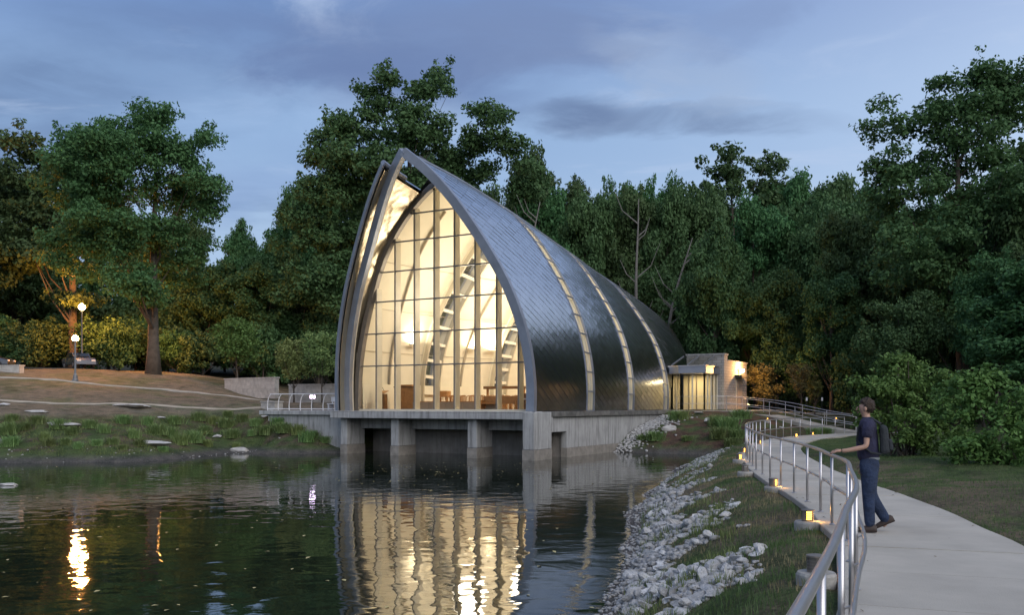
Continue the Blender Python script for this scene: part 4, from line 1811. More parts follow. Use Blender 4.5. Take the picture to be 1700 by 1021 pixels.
# ------------------------------------------------------------------ ramp with two railings from the annex down to the path
RA = [Vector((15.6, 64.0, FLOOR - .03)), Vector((17.6, 60.5, 2.15)), Vector((19.4, 57.5, 1.6)), Vector((21.3, 55.6, PATHZ + .008))]
ramp_c = catmull(RA, .6)
rp = thing('ramp', 'concrete ramp sloping from the annex landing down to the path', 'ramp', (17.5, 60, PATHZ))
mb = MB()
rows = []
for i, p in enumerate(ramp_c):
    n = norm2(ramp_c, i)
    rows.append([p - n * .8 - Vector((0, 0, .4)), p - n * .8, p + n * .8, p + n * .8 - Vector((0, 0, .4))])
mb.grid(rows)
obj('slab', mb, M_slab, rp)
for sgn, lab in ((-1, 'near side of the ramp to the annex'), (1, 'far side of the ramp to the annex')):
    L3 = [p + norm2(ramp_c, i) * .74 * sgn for i, p in enumerate(ramp_c)]
    rr = thing('ramp_railing', 'steel handrail on the ' + lab, 'railing', L3[0])
    pre = [W(-1.2, 19.5, 0), W(-5.0, 19.5, 0)] if sgn < 0 else []
    LL = [Vector((q.x, q.y, q.z)) for q in pre] + L3
    for h, nm in ((.95, 'top_rail'), (.45, 'lower_rail')):
        mb = MB(); mb.tube([p + Vector((0, 0, h)) for p in LL], .020, 8); obj(nm, mb, M_rail, rr, smooth=True)
    dacc = 0
    last = None
    for i in range(len(LL)):
        seg = 1 if i == 0 else max(1, int((LL[i] - LL[i - 1]).length / 1.2))
        for k in range(seg):
            p = LL[i] if i == 0 else LL[i - 1].lerp(LL[i], (k + 1) / seg)
            if last is not None and (p - last).length < 1.5:
                continue
            last = p
            mb = MB(); mb.tube([p, p + Vector((0, 0, .96))], .022, 8); obj('post', mb, M_rail, rr)

# far walk beyond the ramp (pale line)
ribbon('path', [W(-5.4, 24.0, 0).xy.to_3d(), Vector((20, 68.5, 0)), Vector((24, 69, 0)), Vector((30, 68, 0)), Vector((42, 66, 0))], 1.6, .2, M_kerb, lift=.12)

# ------------------------------------------------------------------ path lights
M_amber = mat('amber_lamp', (1, .7, .3), .5, emit=(1, .46, .05), estr=6.5)
M_puck = mat('puck_concrete', (.36, .34, .31), .9, var=.2, vscale=8, bump=.4)


def path_light(lit):
    t_ = thing('path_light', 'x', 'path light')
    mb_ = MB(); mb_.lathe((0, 0, -.10), [(.185, 0), (.19, .16), (.175, .185)], 20); local('base', mb_, M_puck, t_)
    mb_ = MB(); mb_.lathe((0, 0, .087), [(.085, 0), (.085, .02)], 14); local('foot', mb_, M_frame, t_)
    mb_ = MB(); mb_.lathe((0, 0, .108), [(.058, 0), (.058, .12)], 14)
    lamp = local('lamp', mb_, M_amber if lit else M_white, t_, smooth=True)
    for k in range(3):
        mb_ = MB(); mb_.lathe((0, 0, .128 + k * .03), [(.083, 0), (.083, .010)], 14); local('louvre', mb_, M_frame, t_)
    mb_ = MB()
    hs = [(.073 * math.cos(t_), .073 * math.sin(t_)) for t_ in [math.radians(100 + 140 * j / 10) for j in range(11)]]
    mb_.grid([[(x, y, .108) for x, y in hs], [(x, y, .23) for x, y in hs]])
    local('housing', mb_, M_frame, t_)
    for k in range(4):
        an = k * math.pi / 2 + .6
        mb_ = MB(); mb_.bar((.078 * math.cos(an), .078 * math.sin(an), .10), (.078 * math.cos(an), .078 * math.sin(an), .23), .014, .014, (0, 1, 0)); local('upright', mb_, M_frame, t_)
    mb_ = MB(); mb_.lathe((0, 0, .23), [(.095, 0), (.095, .018), (.03, .03)], 14); local('cap', mb_, M_frame, t_)
    return t_


lit0, unlit0 = path_light(True), path_light(False)
GRPL = 'small bollard lights along the path'
pl_list = [
    (1341, 868, 13.05, 1, 'glowing amber path light on a round concrete base, nearest to the camera'),
    (1284, 813, 18.4, 1, 'glowing amber path light on the bank, second from the camera'),
    (1237, 786, 22.7, 0, 'unlit path light on the grass bank between two glowing ones'),
    (1227, 767, 27.2, 1, 'glowing amber path light left of the railing bend at the bank crest'),
    (1234.5, 752, 32.0, 1, 'glowing amber path light beside the outermost bend of the railing'),
    (1355, 968, 8.8, 0, 'unlit path light on a concrete base beside the near railing'),
    (1260, 741, 39.0, 1, 'amber path light glowing behind the railing posts at the bend'),
    (1321, 727, 47.8, 1, 'amber path light glowing below the far part of the curved railing'),
    (1348, 724, 50.8, 1, 'faint amber path light near the far end of the curved railing'),
    (1273, 698, 58.5, 1, 'small amber path light in the planting bed below the ramp'),
    (1387, 696, 60.5, 1, 'small amber path light at the foot of the far bank near the ramp end')]
used = {1: False, 0: False}
for px, py, Y, lit, lab in pl_list:
    x = (px - CX) / FPX * Y
    # keep off the path
    q = np.array([(x, Y)])
    z = gz(x, Y)
    src = lit0 if lit else unlit0
    if not used[lit]:
        used[lit] = True
        o = src
        o.location = (x, Y, z + .03)
        o['label'] = lab
        o['group'] = GRPL
    else:
        o = dup(src, (x, Y, z + .03), random.random(), lab, GRPL)
    if lit:
        point_light('path_lamp_light', (x + .13, Y - .06, z + .20), .03, 1.9 if Y < 40 else 1.9, (1, .5, .12))

# ------------------------------------------------------------------ street lamps
M_post = mat('grey_post', (.16, .17, .18), .5, metal=.4)
M_globe = mat('globe_glow', (1, .9, .7), .4, emit=(1, .60, .25), estr=55.0)


def street_lamp(label, px, Y, ypost, yglobe, power, col_, gr=.2):
    x = (px - CX) / FPX * Y
    z0 = gz(x, Y)
    zt = CAMZ + (HY - yglobe) / FPX * Y
    s_ = thing('street_lamp', label, 'street lamp', (x, Y, z0 - .03), 0, 'globe lamps on the lawn')
    mb_ = MB(); mb_.lathe((x, Y, z0 - .03), [(.24, 0), (.24, .12), (.17, .2), (.15, .5), (.09, .62)], 14); obj('base', mb_, M_post, s_)
    mb_ = MB(); mb_.tube([(x, Y, z0 + .55), (x, Y, zt - .28)], [.085, .06], 10); obj('pole', mb_, M_post, s_)
    mb_ = MB(); mb_.lathe((x, Y, zt - .30), [(.06, 0), (.13, .06), (.14, .12)], 12); obj('collar', mb_, M_post, s_)
    mb_ = MB(); mb_.lathe((x, Y, zt - gr), [(.10, .02), (gr * .75, gr * .35), (gr * .98, gr * .8), (gr, gr * 1.1), (gr * .8, gr * 1.6), (gr * .35, gr * 1.95), (.03, gr * 2.15)], 16)
    obj('globe', mb_, M_globe, s_, smooth=True)
    point_light('street_lamp_light', (x, Y, zt + .45), .25, power, col_)
    return s_


street_lamp('globe street lamp glowing orange beside the lawn path, front one on the left', 125, 70.5, 632, 562, 650, (1, .42, .11), .24)
street_lamp('tall street lamp glowing orange among the trees, above the parked car', 136, 84.5, 600, 510, 5500, (1, .36, .07), .30)
street_lamp('small globe lamp peeping out beside the thick tree trunk on the lawn', 259.5, 84, 600, 567, 900, (1, .42, .11), .17)


# ------------------------------------------------------------------ vegetation
def leaf_mat(name, c1, c2, rnd=.25, rough=.65):
    m = bpy.data.materials.new(name)
    m.use_nodes = True
    nt = m.node_tree
    b = nt.nodes['Principled BSDF']
    b.inputs['Roughness'].default_value = rough
    b.inputs['Specular IOR Level'].default_value = .25
    geo = N(nt, 'ShaderNodeNewGeometry')
    oi = N(nt, 'ShaderNodeObjectInfo')
    nz = N(nt, 'ShaderNodeTexNoise', i_Scale=.55, i_Detail=2.0)
    L(nt, geo.outputs['Position'], nz.inputs['Vector'])
    f = math_n(nt, 'ADD', math_n(nt, 'MULTIPLY', geo.outputs['Random Per Island'], .6), math_n(nt, 'MULTIPLY', nz.outputs[0], .5), clamp=True)
    c = mixc(nt, f, c1, c2)
    h = N(nt, 'ShaderNodeHueSaturation')
    mr = N(nt, 'ShaderNodeMapRange')
    L(nt, oi.outputs['Random'], mr.inputs[0])
    mr.inputs[3].default_value = 1 - rnd
    mr.inputs[4].default_value = 1 + rnd
    L(nt, mr.outputs[0], h.inputs['Value'])
    mr3 = N(nt, 'ShaderNodeMapRange')
    L(nt, oi.outputs['Random'], mr3.inputs[0])
    mr3.inputs[3].default_value = .475
    mr3.inputs[4].default_value = .53
    L(nt, mr3.outputs[0], h.inputs['Hue'])
    L(nt, c, h.inputs['Color'])
    L(nt, h.outputs[0], b.inputs['Base Color'])
    tl = N(nt, 'ShaderNodeBsdfTranslucent')
    L(nt, h.outputs[0], tl.inputs[0])
    mx = N(nt, 'ShaderNodeMixShader')
    mx.inputs[0].default_value = .25
    out = nt.nodes['Material Output']
    L(nt, b.outputs[0], mx.inputs[1])
    L(nt, tl.outputs[0], mx.inputs[2])
    L(nt, mx.outputs[0], out.inputs[0])
    return m


LM_dark = leaf_mat('dark_leaves', (.046, .098, .036), (.092, .168, .060))
LM_mid = leaf_mat('green_leaves', (.044, .096, .036), (.092, .170, .058))
LM_light = leaf_mat('light_leaves', (.13, .20, .06), (.27, .34, .12), .1)  # brightened: leaf colour holds the chapel light falling on the terrace trees
LM_bush = leaf_mat('bush_leaves', (.066, .135, .034), (.13, .25, .065), .08)
LM_gold = leaf_mat('golden_leaves', (.11, .11, .035), (.22, .19, .07), .1)  # yellow leaf colour also carries the door lamp's gold on the lit tree
LM_grass = leaf_mat('ornamental_grass', (.085, .160, .045), (.27, .34, .13), .3)
LM_blade = leaf_mat('lawn_grass', (.056, .100, .030), (.12, .17, .06), .1)
LM_straw = leaf_mat('dry_grass', (.17, .13, .07), (.30, .24, .15), .1)
M_bark = mat('bark', (.085, .070, .055), .95, var=.3, vscale=2.5, bump=1.0, bscale=8)
M_barkp = mat('pale_dead_wood', (.15, .14, .125), .9, var=.2, vscale=3, bump=.5, bscale=10)


def rand_unit(n):
    v = rng.normal(size=(n, 3))
    return v / np.linalg.norm(v, axis=1, keepdims=True)


def leaves_at(C_, Nrm, size, aspect=.55):
    """diamond leaf quads; C_ centres, Nrm normals"""
    n = len(C_)
    r = rand_unit(n)
    t = np.cross(Nrm, r)
    t /= np.linalg.norm(t, axis=1, keepdims=True) + 1e-9
    b_ = np.cross(Nrm, t)
    s = size[:, None]
    fold = Nrm * s * .12
    V = np.stack([C_ - t * s, C_ + b_ * s * aspect + fold, C_ + t * s, C_ - b_ * s * aspect + fold], 1).reshape(-1, 3)
    Fq = np.arange(4 * n).reshape(n, 4)
    return V, Fq


def crown_leaves(clumps, per, leaf, outb=.6, droop=.0, centre=None):
    Cs, Ns = [], []
    for (c, r, flat) in clumps:
        k = max(20, int(per * (r ** 2)))
        d = rand_unit(k)
        rad = r * rng.random(k)[:, None] ** .42
        lump = 1 + .28 * np.sin(d[:, :1] * 5 + c[0]) * np.sin(d[:, 1:2] * 4 + c[1])
        p = d * rad * lump
        p[:, 2] *= flat
        if droop:
            p[:, 2] -= droop * (np.hypot(p[:, 0], p[:, 1]) / r) ** 2
        Cs.append(p + np.array(c))
        nn = d * outb + rand_unit(k) * .75 + np.array([0, 0, .35])
        Ns.append(nn / np.linalg.norm(nn, axis=1, keepdims=True))
    Cs, Ns = np.concatenate(Cs), np.concatenate(Ns)
    return leaves_at(Cs, Ns, leaf * rng.uniform(.6, 1.25, len(Cs)))


def tree_meshes(name, H, R, cb, n_cl, lm, leaf=.22, per=110, seed=1, lobes=None, cr=(.18, .30), trunk_r=.35, flat=.7, limbs=True, topw=.52, fill=.62):
    """returns (trunk mesh, crown mesh); cb = crown base height; lobes: optional (x,y,z,r) ellipsoid lobes"""
    rnd = random.Random(seed)
    if lobes is None:
        lobes = []
        nl = rnd.randint(5, 7)
        lobes.append((0, 0, cb + (H - cb) * .48, R * .78, (H - cb) * .40))
        for i in range(4):
            an = i * 1.57 + rnd.uniform(-.4, .4)
            lobes.append((math.cos(an) * R * .42, math.sin(an) * R * .42, cb + (H - cb) * rnd.uniform(.74, .86), R * rnd.uniform(.30, .42), R * rnd.uniform(.26, .40)))
        for i in range(nl):
            an = 2 * math.pi * i / nl + rnd.uniform(-.4, .4)
            h = rnd.uniform(.22, .80)
            rr = R * (.62 if h < .6 else topw + .1)
            lr = R * rnd.uniform(.30, .44)
            lobes.append((math.cos(an) * (rr), math.sin(an) * (rr), cb + (H - cb) * h, lr, lr * rnd.uniform(.8, 1.2)))
    clumps = []
    tot = sum(l[3] ** 2 * l[4] ** .6 for l in lobes)
    for (x, y, z, r, rz_) in lobes:
        k = max(4, int(n_cl * (r ** 2 * rz_ ** .6) / tot))
        for i in range(k):
            u = Vector((rnd.gauss(0, 1), rnd.gauss(0, 1), rnd.gauss(0, 1))).normalized()
            rad = rnd.random() ** (1 - fill)
            c = (x + u.x * r * rad, y + u.y * r * rad, min(z + u.z * rz_ * rad, H - .3))
            clumps.append((c, R * rnd.uniform(*cr), flat * rnd.uniform(.8, 1.15)))
    extra = []
    for (c, r, fl_) in clumps:
        if rnd.random() < .8:
            u = Vector((rnd.gauss(0, 1), rnd.gauss(0, 1), rnd.gauss(.3, 1))).normalized() * r * rnd.uniform(.9, 1.35)
            extra.append(((c[0] + u.x, c[1] + u.y, c[2] + u.z * .8), r * rnd.uniform(.22, .40), 1.0))
    V, Fq = crown_leaves(clumps + extra, per, leaf)
    crown = np_mesh(name + '_crown', V, Fq, lm)
    mb_ = MB()
    trunk_pts = []
    lean = (rnd.uniform(-.05, .05), rnd.uniform(-.05, .05))
    nseg = 7
    for i in range(nseg + 1):
        f = i / nseg
        z = (H * .82) * f
        trunk_pts.append(Vector((lean[0] * z + math.sin(f * 5 + seed) * .12 * f, lean[1] * z + math.cos(f * 4 + seed) * .12 * f, z - .15)))
    mb_.tube(trunk_pts, [trunk_r * (1.35 if i == 0 else 1 - .82 * i / nseg) for i in range(nseg + 1)], 9)
    if limbs:
        for (c, r, _) in clumps[::4]:
            c = Vector(c)
            if math.hypot(c.x, c.y) > 4.6:
                continue
            h0 = max(cb * .8, c.z - math.hypot(c.x, c.y) * rnd.uniform(1.0, 1.5) - 1)
            h0 = min(h0, H * .75)
            f = h0 / (H * .82)
            k = f * nseg
            i0 = min(int(k), nseg - 1)
            s_ = trunk_pts[i0].lerp(trunk_pts[i0 + 1], k - i0)
            m_ = s_.lerp(c, .5) + Vector((rnd.uniform(-.5, .5), rnd.uniform(-.5, .5), -(c - s_).length * rnd.uniform(.02, .14)))
            r0 = trunk_r * (1 - .8 * f) * .34
            mb_.tube([s_, m_, c], [r0, r0 * .5, .02], 5, cap=False)
    tm = bpy.data.meshes.new(name + '_trunk')
    tm.from_pydata(mb_.v, [], mb_.f)
    tm.materials.append(M_bark)
    tm.polygons.foreach_set('use_smooth', [True] * len(tm.polygons))
    return tm, crown


def plant_tree(meshes, loc, label, group=None, scale=(1, 1, 1), rz=0.0, name='broadleaf_tree', cat='tree'):
    t_ = thing(name, label, cat, loc, rz, group)
    t_.scale = scale
    for me_, nm in zip(meshes, ('trunk', 'crown')):
        o = link(nm, me_, t_)
    return t_


# prototypes (20 m tall, 6 m radius)
PROTO = [tree_meshes('wood%d' % i, 20, 6.2, 3.5, 95, LM_dark if i % 3 else LM_mid, leaf=.24, per=135, seed=20 + i, flat=.75) for i in range(5)]
LOW = [tree_meshes('understory%d' % i, 6, 3.6, .6, 34, LM_dark if i else LM_mid, leaf=.22, per=120, seed=50 + i, cr=(.22, .36), trunk_r=.12) for i in range(3)]

WOODG = 'trees of the dense wood behind the chapel'


def proto_at(k, px, ytop, Y, rpx, label, group=WOODG, base=None, rz=None):
    x = (px - CX) / FPX * Y
    z0 = gz(x, Y) - .1 if base is None else base
    Ht = CAMZ + (HY - ytop) / FPX * Y - z0
    s = rpx / FPX * Y / 6.6
    return plant_tree(PROTO[k % 5], (x, Y, z0), label, group, (s, s, Ht / 20.3), random.uniform(0, 6.28) if rz is None else rz)


# hero: big maple on the left lawn
def lobes_px(px0, Y, z0, items):
    out = []
    sc_ = Y / FPX
    for px, py, rp, rzp, dy in items:
        out.append(((px - px0) * sc_, dy, CAMZ + (HY - py) * sc_ - z0, rp * sc_, rzp * sc_))
    return out


x = (255 - CX) / FPX * 80
z0 = gz(x, 80)
lob = lobes_px(255, 80, z0, [(255, 225, 62, 42, 0), (155, 235, 55, 38, 1), (325, 250, 40, 45, -1), (200, 290, 85, 60, -3), (300, 320, 55, 50, 2), (350, 300, 30, 28, -2),
                             (130, 330, 60, 55, 1), (220, 390, 70, 45, -4), (340, 350, 28, 22, 0), (270, 430, 45, 35, 3), (150, 420, 50, 40, -2), (240, 480, 50, 30, -3), (300, 400, 40, 30, 0)])
mesh = tree_meshes('maple', 23.6, 7.5, 5, 210, LM_mid, leaf=.165, per=190, seed=3, lobes=lob, cr=(.14, .23), trunk_r=.55, flat=.62)
plant_tree(mesh, (x, 80, z0), 'tall spreading maple with a thick trunk standing on the left lawn', name='maple_tree')
x = (122 - CX) / FPX * 90
z0 = gz(x, 90)
lob = lobes_px(122, 90, z0, [(60, 250, 45, 35, 0), (20, 300, 50, 45, 1), (90, 290, 40, 40, 0), (-20, 330, 60, 50, 0), (60, 370, 70, 50, 2), (100, 430, 60, 45, -2), (10, 430, 70, 45, 0), (140, 260, 30, 30, 0), (-60, 400, 60, 60, 0), (120, 500, 50, 25, 0)])
mesh = tree_meshes('oak', 24, 8, 5, 150, LM_dark, leaf=.24, per=100, seed=5, lobes=lob, cr=(.13, .22), trunk_r=.5, flat=.6)
plant_tree(mesh, (x, 90, z0), 'loose-crowned dark tree rising behind the front street lamp', name='oak_tree')
# hero: tall tree behind the chapel front
x = (690 - CX) / FPX * 92
z0 = gz(x, 92)
lob = lobes_px(690, 92, z0, [(620, 150, 42, 40, 0), (715, 145, 40, 40, 0), (590, 215, 48, 38, 1), (690, 220, 60, 45, 0), (805, 215, 45, 42, -1), (535, 245, 42, 24, 0), (770, 260, 50, 40, 2), (620, 290, 70, 50, -2),
                             (550, 330, 55, 50, 0), (880, 290, 42, 38, 0), (700, 310, 70, 50, 3), (500, 390, 45, 45, 0), (580, 410, 70, 50, 1), (860, 250, 30, 24, 0), (540, 480, 60, 45, -3)])
mesh = tree_meshes('cottonwood', 33, 11, 8, 380, LM_dark, leaf=.21, per=120, seed=8, lobes=lob, cr=(.07, .155), trunk_r=.7, flat=.7)
plant_tree(mesh, (x, 92, z0), 'tallest tree in the wood, rising in two peaks behind the chapel spire', name='cottonwood_tree')
x = (1225 - CX) / FPX * 102
z0 = gz(x, 102)
lob = lobes_px(1225, 102, z0, [(1180, 296, 42, 36, 0), (1225, 282, 50, 34, 0), (1272, 288, 42, 34, 0), (1305, 322, 34, 30, 0), (1150, 335, 32, 34, 0), (1230, 350, 90, 50, 1), (1200, 430, 80, 60, 0), (1280, 430, 80, 60, 0)])
mesh = tree_meshes('dome', 28, 7, 8, 170, LM_dark, leaf=.27, per=75, seed=31, lobes=lob, cr=(.12, .22), trunk_r=.5, flat=.7)
plant_tree(mesh, (x, 102, z0), 'broad domed treetop above the annex', name='broadleaf_tree', group=WOODG)
# hero: right tall tree
x = (1600 - CX) / FPX * 62
z0 = gz(x, 62)
lob = lobes_px(1600, 62, z0, [(1625, 135, 55, 38, 0), (1545, 165, 50, 40, 0), (1490, 195, 42, 38, 1), (1690, 160, 55, 55, 0), (1600, 220, 80, 55, 0), (1480, 265, 36, 24, 0), (1520, 320, 75, 60, 1), (1640, 330, 90, 70, -2),
                              (1740, 280, 60, 90, 0), (1500, 430, 75, 60, -2), (1620, 470, 90, 65, 0), (1720, 460, 70, 80, 1), (1560, 540, 80, 50, -1), (1680, 570, 70, 45, 0)])
mesh = tree_meshes('walnut', 24.5, 8.5, 4, 290, LM_mid, leaf=.16, per=175, seed=12, lobes=lob, cr=(.10, .17), trunk_r=.5, flat=.62)
plant_tree(mesh, (x, 62, z0), 'very tall walnut tree with drooping leaf sprays filling the right edge', name='walnut_tree')

for k, px, yt, Y, rp, lab in [
    (0, 20, 265, 104, 95, 'dark tree at the far left behind the stone wall'),
    (1, 395, 352, 108, 42, 'thin sparse tree in the gap right of the maple'),
    (2, 455, 400, 104, 55, 'low dark tree at the bottom of the gap in the treeline'),
    (3, 345, 410, 98, 70, 'dark tree half hidden behind the right side of the maple'),
    (4, 880, 232, 100, 62, 'rounded tree just right of the tallest peak'),
    (1, 960, 268, 106, 60, 'dark tree above the middle of the chapel roof'),
    (2, 1030, 276, 110, 55, 'dark tree behind the bare dead trunk'),
    (0, 1095, 288, 108, 50, 'narrow dark tree left of the domed treetop'),
    (4, 1310, 276, 100, 66, 'dark tree right of the domed treetop'),
    (2, 1385, 276, 92, 70, 'dark tree in the dip before the tall walnut'),
    (0, 1255, 322, 82, 70, 'mid green rounded tree in front of the domed treetop'),
    (3, 1335, 335, 80, 62, 'mid green tree standing right above the annex lamp'),
    (1, 1183, 350, 78, 62, 'pale grey-green conical tree beside the chapel roof end'),
    (4, 1430, 330, 72, 72, 'green tree left of the tall walnut, lower than it'),
    (2, 1380, 430, 70, 62, 'low green tree behind the two young trees by the annex'),
    (0, 1290, 440, 76, 62, 'dark green tree directly behind the lit annex wall'),
    (3, 1660, 400, 52, 85, 'vine-covered tree at the right edge above the big shrub'),
    (1, 1500, 470, 56, 75, 'green tree crown right behind the big shrub'),
    (4, 1740, 300, 58, 90, 'dark tree cut by the right border of the picture')]:
    proto_at(k, px, yt, Y, rp, lab)
# filler wood
fill = [(px, yt, Y) for px, yt, Y in [(-140, 250, 110), (-60, 300, 96), (90, 330, 112), (180, 300, 116), (240, 360, 112), (300, 350, 118), (480, 330, 114), (520, 280, 112), (570, 240, 118), (650, 260, 116), (730, 240, 114),
        (800, 280, 112), (840, 330, 100), (930, 330, 96), (1000, 330, 98), (1060, 345, 96), (1130, 330, 98), (1170, 320, 112), (1270, 300, 118), (1350, 300, 112), (1430, 300, 104), (1500, 320, 100), (1570, 300, 96), (1640, 300, 100),
        (1480, 380, 78), (1560, 380, 80), (905, 285, 94), (975, 292, 92), (1045, 296, 93), (1110, 300, 92), (1160, 300, 95), (1340, 296, 88), (1400, 306, 84), (1450, 300, 82), (1100, 430, 88), (430, 430, 96), (500, 430, 98), (1830, 250, 70), (1820, 350, 50), (1750, 420, 44), (-200, 300, 85), (-260, 260, 100)]]
for i, (px, yt, Y) in enumerate(fill):
    o = proto_at(i, px, yt + random.uniform(-8, 8), Y, 62 * 100 / Y * random.uniform(.85, 1.15), 'dark leafy tree merging into the dense wood in the background', 'background trees of the wood')
# the wood wraps round to the right of the picture
for i, (x, Y, h, s) in enumerate([(44, 66, 21, 1.2), (50, 54, 22, 1.3), (44, 42, 19, 1.2), (52, 34, 21, 1.3), (40, 26, 17, 1.1), (48, 16, 20, 1.3), (62, 78, 24, 1.4), (68, 60, 24, 1.4), (66, 42, 24, 1.4), (60, 22, 23, 1.4), (74, 92, 25, 1.4), (50, 86, 22, 1.2), (46, 2, 20, 1.3), (58, -12, 22, 1.4)]):
    z0 = gz(x, Y) - .1
    plant_tree(PROTO[i % 5], (x, Y, z0), 'tree of the wood on the right, outside the picture', WOODG, (s, s, h / 20), random.uniform(0, 6.28))
# understory shrubs
def shrub_at(k, px, ytop, Y, rpx, label, group, name='shrub'):
    x = (px - CX) / FPX * Y
    z0 = gz(x, Y) - .1
    Ht = max(.6, CAMZ + (HY - ytop) / FPX * Y - z0)
    s = rpx / FPX * Y / 4.0
    return plant_tree(LOW[k % 3], (x, Y, z0), label, group, (s, s, Ht / 6.2), random.uniform(0, 6.28), name=name, cat='shrub')


i = 0
for Y, x0, x1, st, yt in ((91, -120, 100, 55, 540), (96, -150, 420, 62, 545), (90, 200, 560, 48, 560), (95, 560, 1150, 70, 560), (84, 1100, 1460, 46, 560), (76, 1290, 1480, 40, 590), (66, 1420, 1760, 48, 560), (108, -150, 1700, 75, 480)):
    px = x0
    while px < x1:
        hh = yt + random.uniform(-28, 22)
        shrub_at(i, px + random.uniform(-8, 8), hh, Y + random.uniform(-2, 2), st * .95, 'dark undergrowth shrub at the foot of the wood', 'undergrowth shrubs below the wood')
        px += st
        i += 1

# young trees
def young(px, ytop, ybase, Y, rpx, lm, seed, label, name='young_tree', cbf=.38, per=150, leaf=.10, base=None):
    x = (px - CX) / FPX * Y
    z0 = base if base is not None else gz(x, Y) - .05
    Ht = CAMZ + (HY - ytop) / FPX * Y - z0
    R = rpx / FPX * Y
    ms = tree_meshes('young%d' % seed, Ht, R, Ht * cbf, 46, lm, leaf=leaf, per=per, seed=seed, cr=(.24, .40), trunk_r=.07, flat=.8)
    return plant_tree(ms, (x, Y, z0), label, name=name)


young(395, 532, 625, 77, 40, LM_bush, 71, 'young round-crowned tree on the lawn above the low stone wall', per=170, leaf=.13)
young(488, 560, 662, 68, 32, LM_light, 72, 'left one of the pair of pale young trees behind the terrace railing', cbf=.3, per=200)
young(535, 546, 660, 67, 33, LM_light, 73, 'right one of the pair of pale young trees, beside the chapel edge', cbf=.3, per=200)
young(1268, 603, 668, 73.5, 27, LM_gold, 74, 'dense young tree lit golden by the annex door lamp', cbf=.12, per=420, leaf=.09)
young(1330, 604, 672, 66, 26, LM_gold, 75, 'slender young tree right of the lamp-lit one', cbf=.42, per=110, leaf=.09)
young(1352, 628, 672, 67, 12, LM_gold, 76, 'thinnest young tree on a bare stem near the ramp', cbf=.4, per=140, leaf=.09)
young(70, 545, 600, 90, 60, LM_mid, 78, 'round bush-like tree lit orange by the lamp left of the parked car', cbf=.1, per=90, leaf=.18)
young(190, 540, 600, 91, 60, LM_mid, 79, 'bushy tree lit orange by the lamp right of the parked car', cbf=.1, per=90, leaf=.18)


# dead bare trees
def dead_tree(px, ytop, ybase, Y, seed, label, bend=0.0):
    rnd = random.Random(seed)
    x = (px - CX) / FPX * Y
    z0 = gz(x, Y) - .1
    H = CAMZ + (HY - ytop) / FPX * Y - z0
    mb_ = MB()
    T_ = [Vector((x + bend * (k / 8) ** 2 + math.sin(k) * .12, Y, z0 + H * k / 8)) for k in range(9)]
    mb_.tube(T_, [.24 * (1 - .9 * k / 8) + .02 for k in range(9)], 6)
    t_ = thing('dead_tree', label, 'tree', (x, Y, z0))
    obj('trunk', mb_, M_barkp, t_)
    for k in range(9):
        f = rnd.uniform(.3, .92)
        i0 = int(f * 8)
        s = T_[i0].lerp(T_[min(i0 + 1, 8)], f * 8 - i0)
        sg = rnd.choice((-1, 1))
        l_ = H * rnd.uniform(.08, .2)
        mb_ = MB()
        mb_.tube([s, s + Vector((sg * l_ * .4, rnd.uniform(-.3, .3), l_ * .35)), s + Vector((sg * l_ * .65, rnd.uniform(-.5, .5), l_ * 1.0))], [.07, .045, .015], 5)
        obj('branch', mb_, M_barkp, t_)


dead_tree(1058, 330, 520, 84, 4, 'bare dead tree with forked branches above the chapel roof')
dead_tree(1100, 395, 520, 83, 9, 'thin leaning dead trunk right of the forked dead tree', 2.6)
dead_tree(860, 335, 520, 88, 15, 'bare pale limb slanting out beside the chapel ridge', 2.0)

# ---- the big shrub on the right
def big_shrub(label, items, Y, px0, seed, per=210, leaf=.075):
    x = (px0 - CX) / FPX * Y
    z0 = gz(x, Y)
    rnd = random.Random(seed)
    lob = lobes_px(px0, Y, z0, items)
    clumps = []
    for (lx, ly, lz, r, rz_) in lob:
        for k in range(int(10 + r * 13)):
            u = Vector((rnd.gauss(0, 1), rnd.gauss(0, 1) - .3, rnd.gauss(0, 1))).normalized()
            rad = rnd.random() ** .3
            clumps.append(((lx + u.x * r * rad, ly + u.y * r * .9 * rad, max(.05, lz + u.z * rz_ * rad)), rnd.uniform(.16, .40), rnd.uniform(.5, .9)))
    V, Fq = crown_leaves(clumps, per * 4.2, leaf, droop=.12)
    t_ = thing('shrub', label, 'shrub', (x, Y, z0 - .03))
    o = link('foliage', np_mesh('foliage', V, Fq, LM_bush), t_)
    mb_ = MB()
    for k in range(26):
        c = rnd.choice(clumps)[0]
        b0 = Vector((rnd.uniform(-.6, .6), rnd.uniform(-.4, .4), -.1))
        mb_.tube([b0, b0.lerp(Vector(c), .5) + Vector((0, 0, .3)), Vector(c)], [.04, .025, .008], 5)
    st = obj('stems', mb_, M_bark, t_, world=False)
    return t_


big_shrub('broad arching green shrub beside the path, behind the walking man', [(1475, 650, 45, 42, 0), (1530, 625, 55, 45, .4), (1490, 700, 55, 38, -.4), (1450, 690, 30, 40, 0), (1570, 660, 60, 55, 0), (1560, 720, 60, 40, -.6), (1440, 640, 25, 20, 0), (1500, 600, 28, 16, .4)], 30, 1510, 5)
big_shrub('second dense green shrub running out at the right border', [(1620, 660, 50, 42, .6), (1680, 665, 60, 45, 0), (1640, 710, 60, 45, -.3), (1740, 690, 70, 60, 0), (1610, 735, 40, 30, -.3), (1690, 745, 60, 36, -.5), (1650, 625, 30, 20, .5), (1760, 755, 50, 36, -.4)], 24.0, 1670, 6)


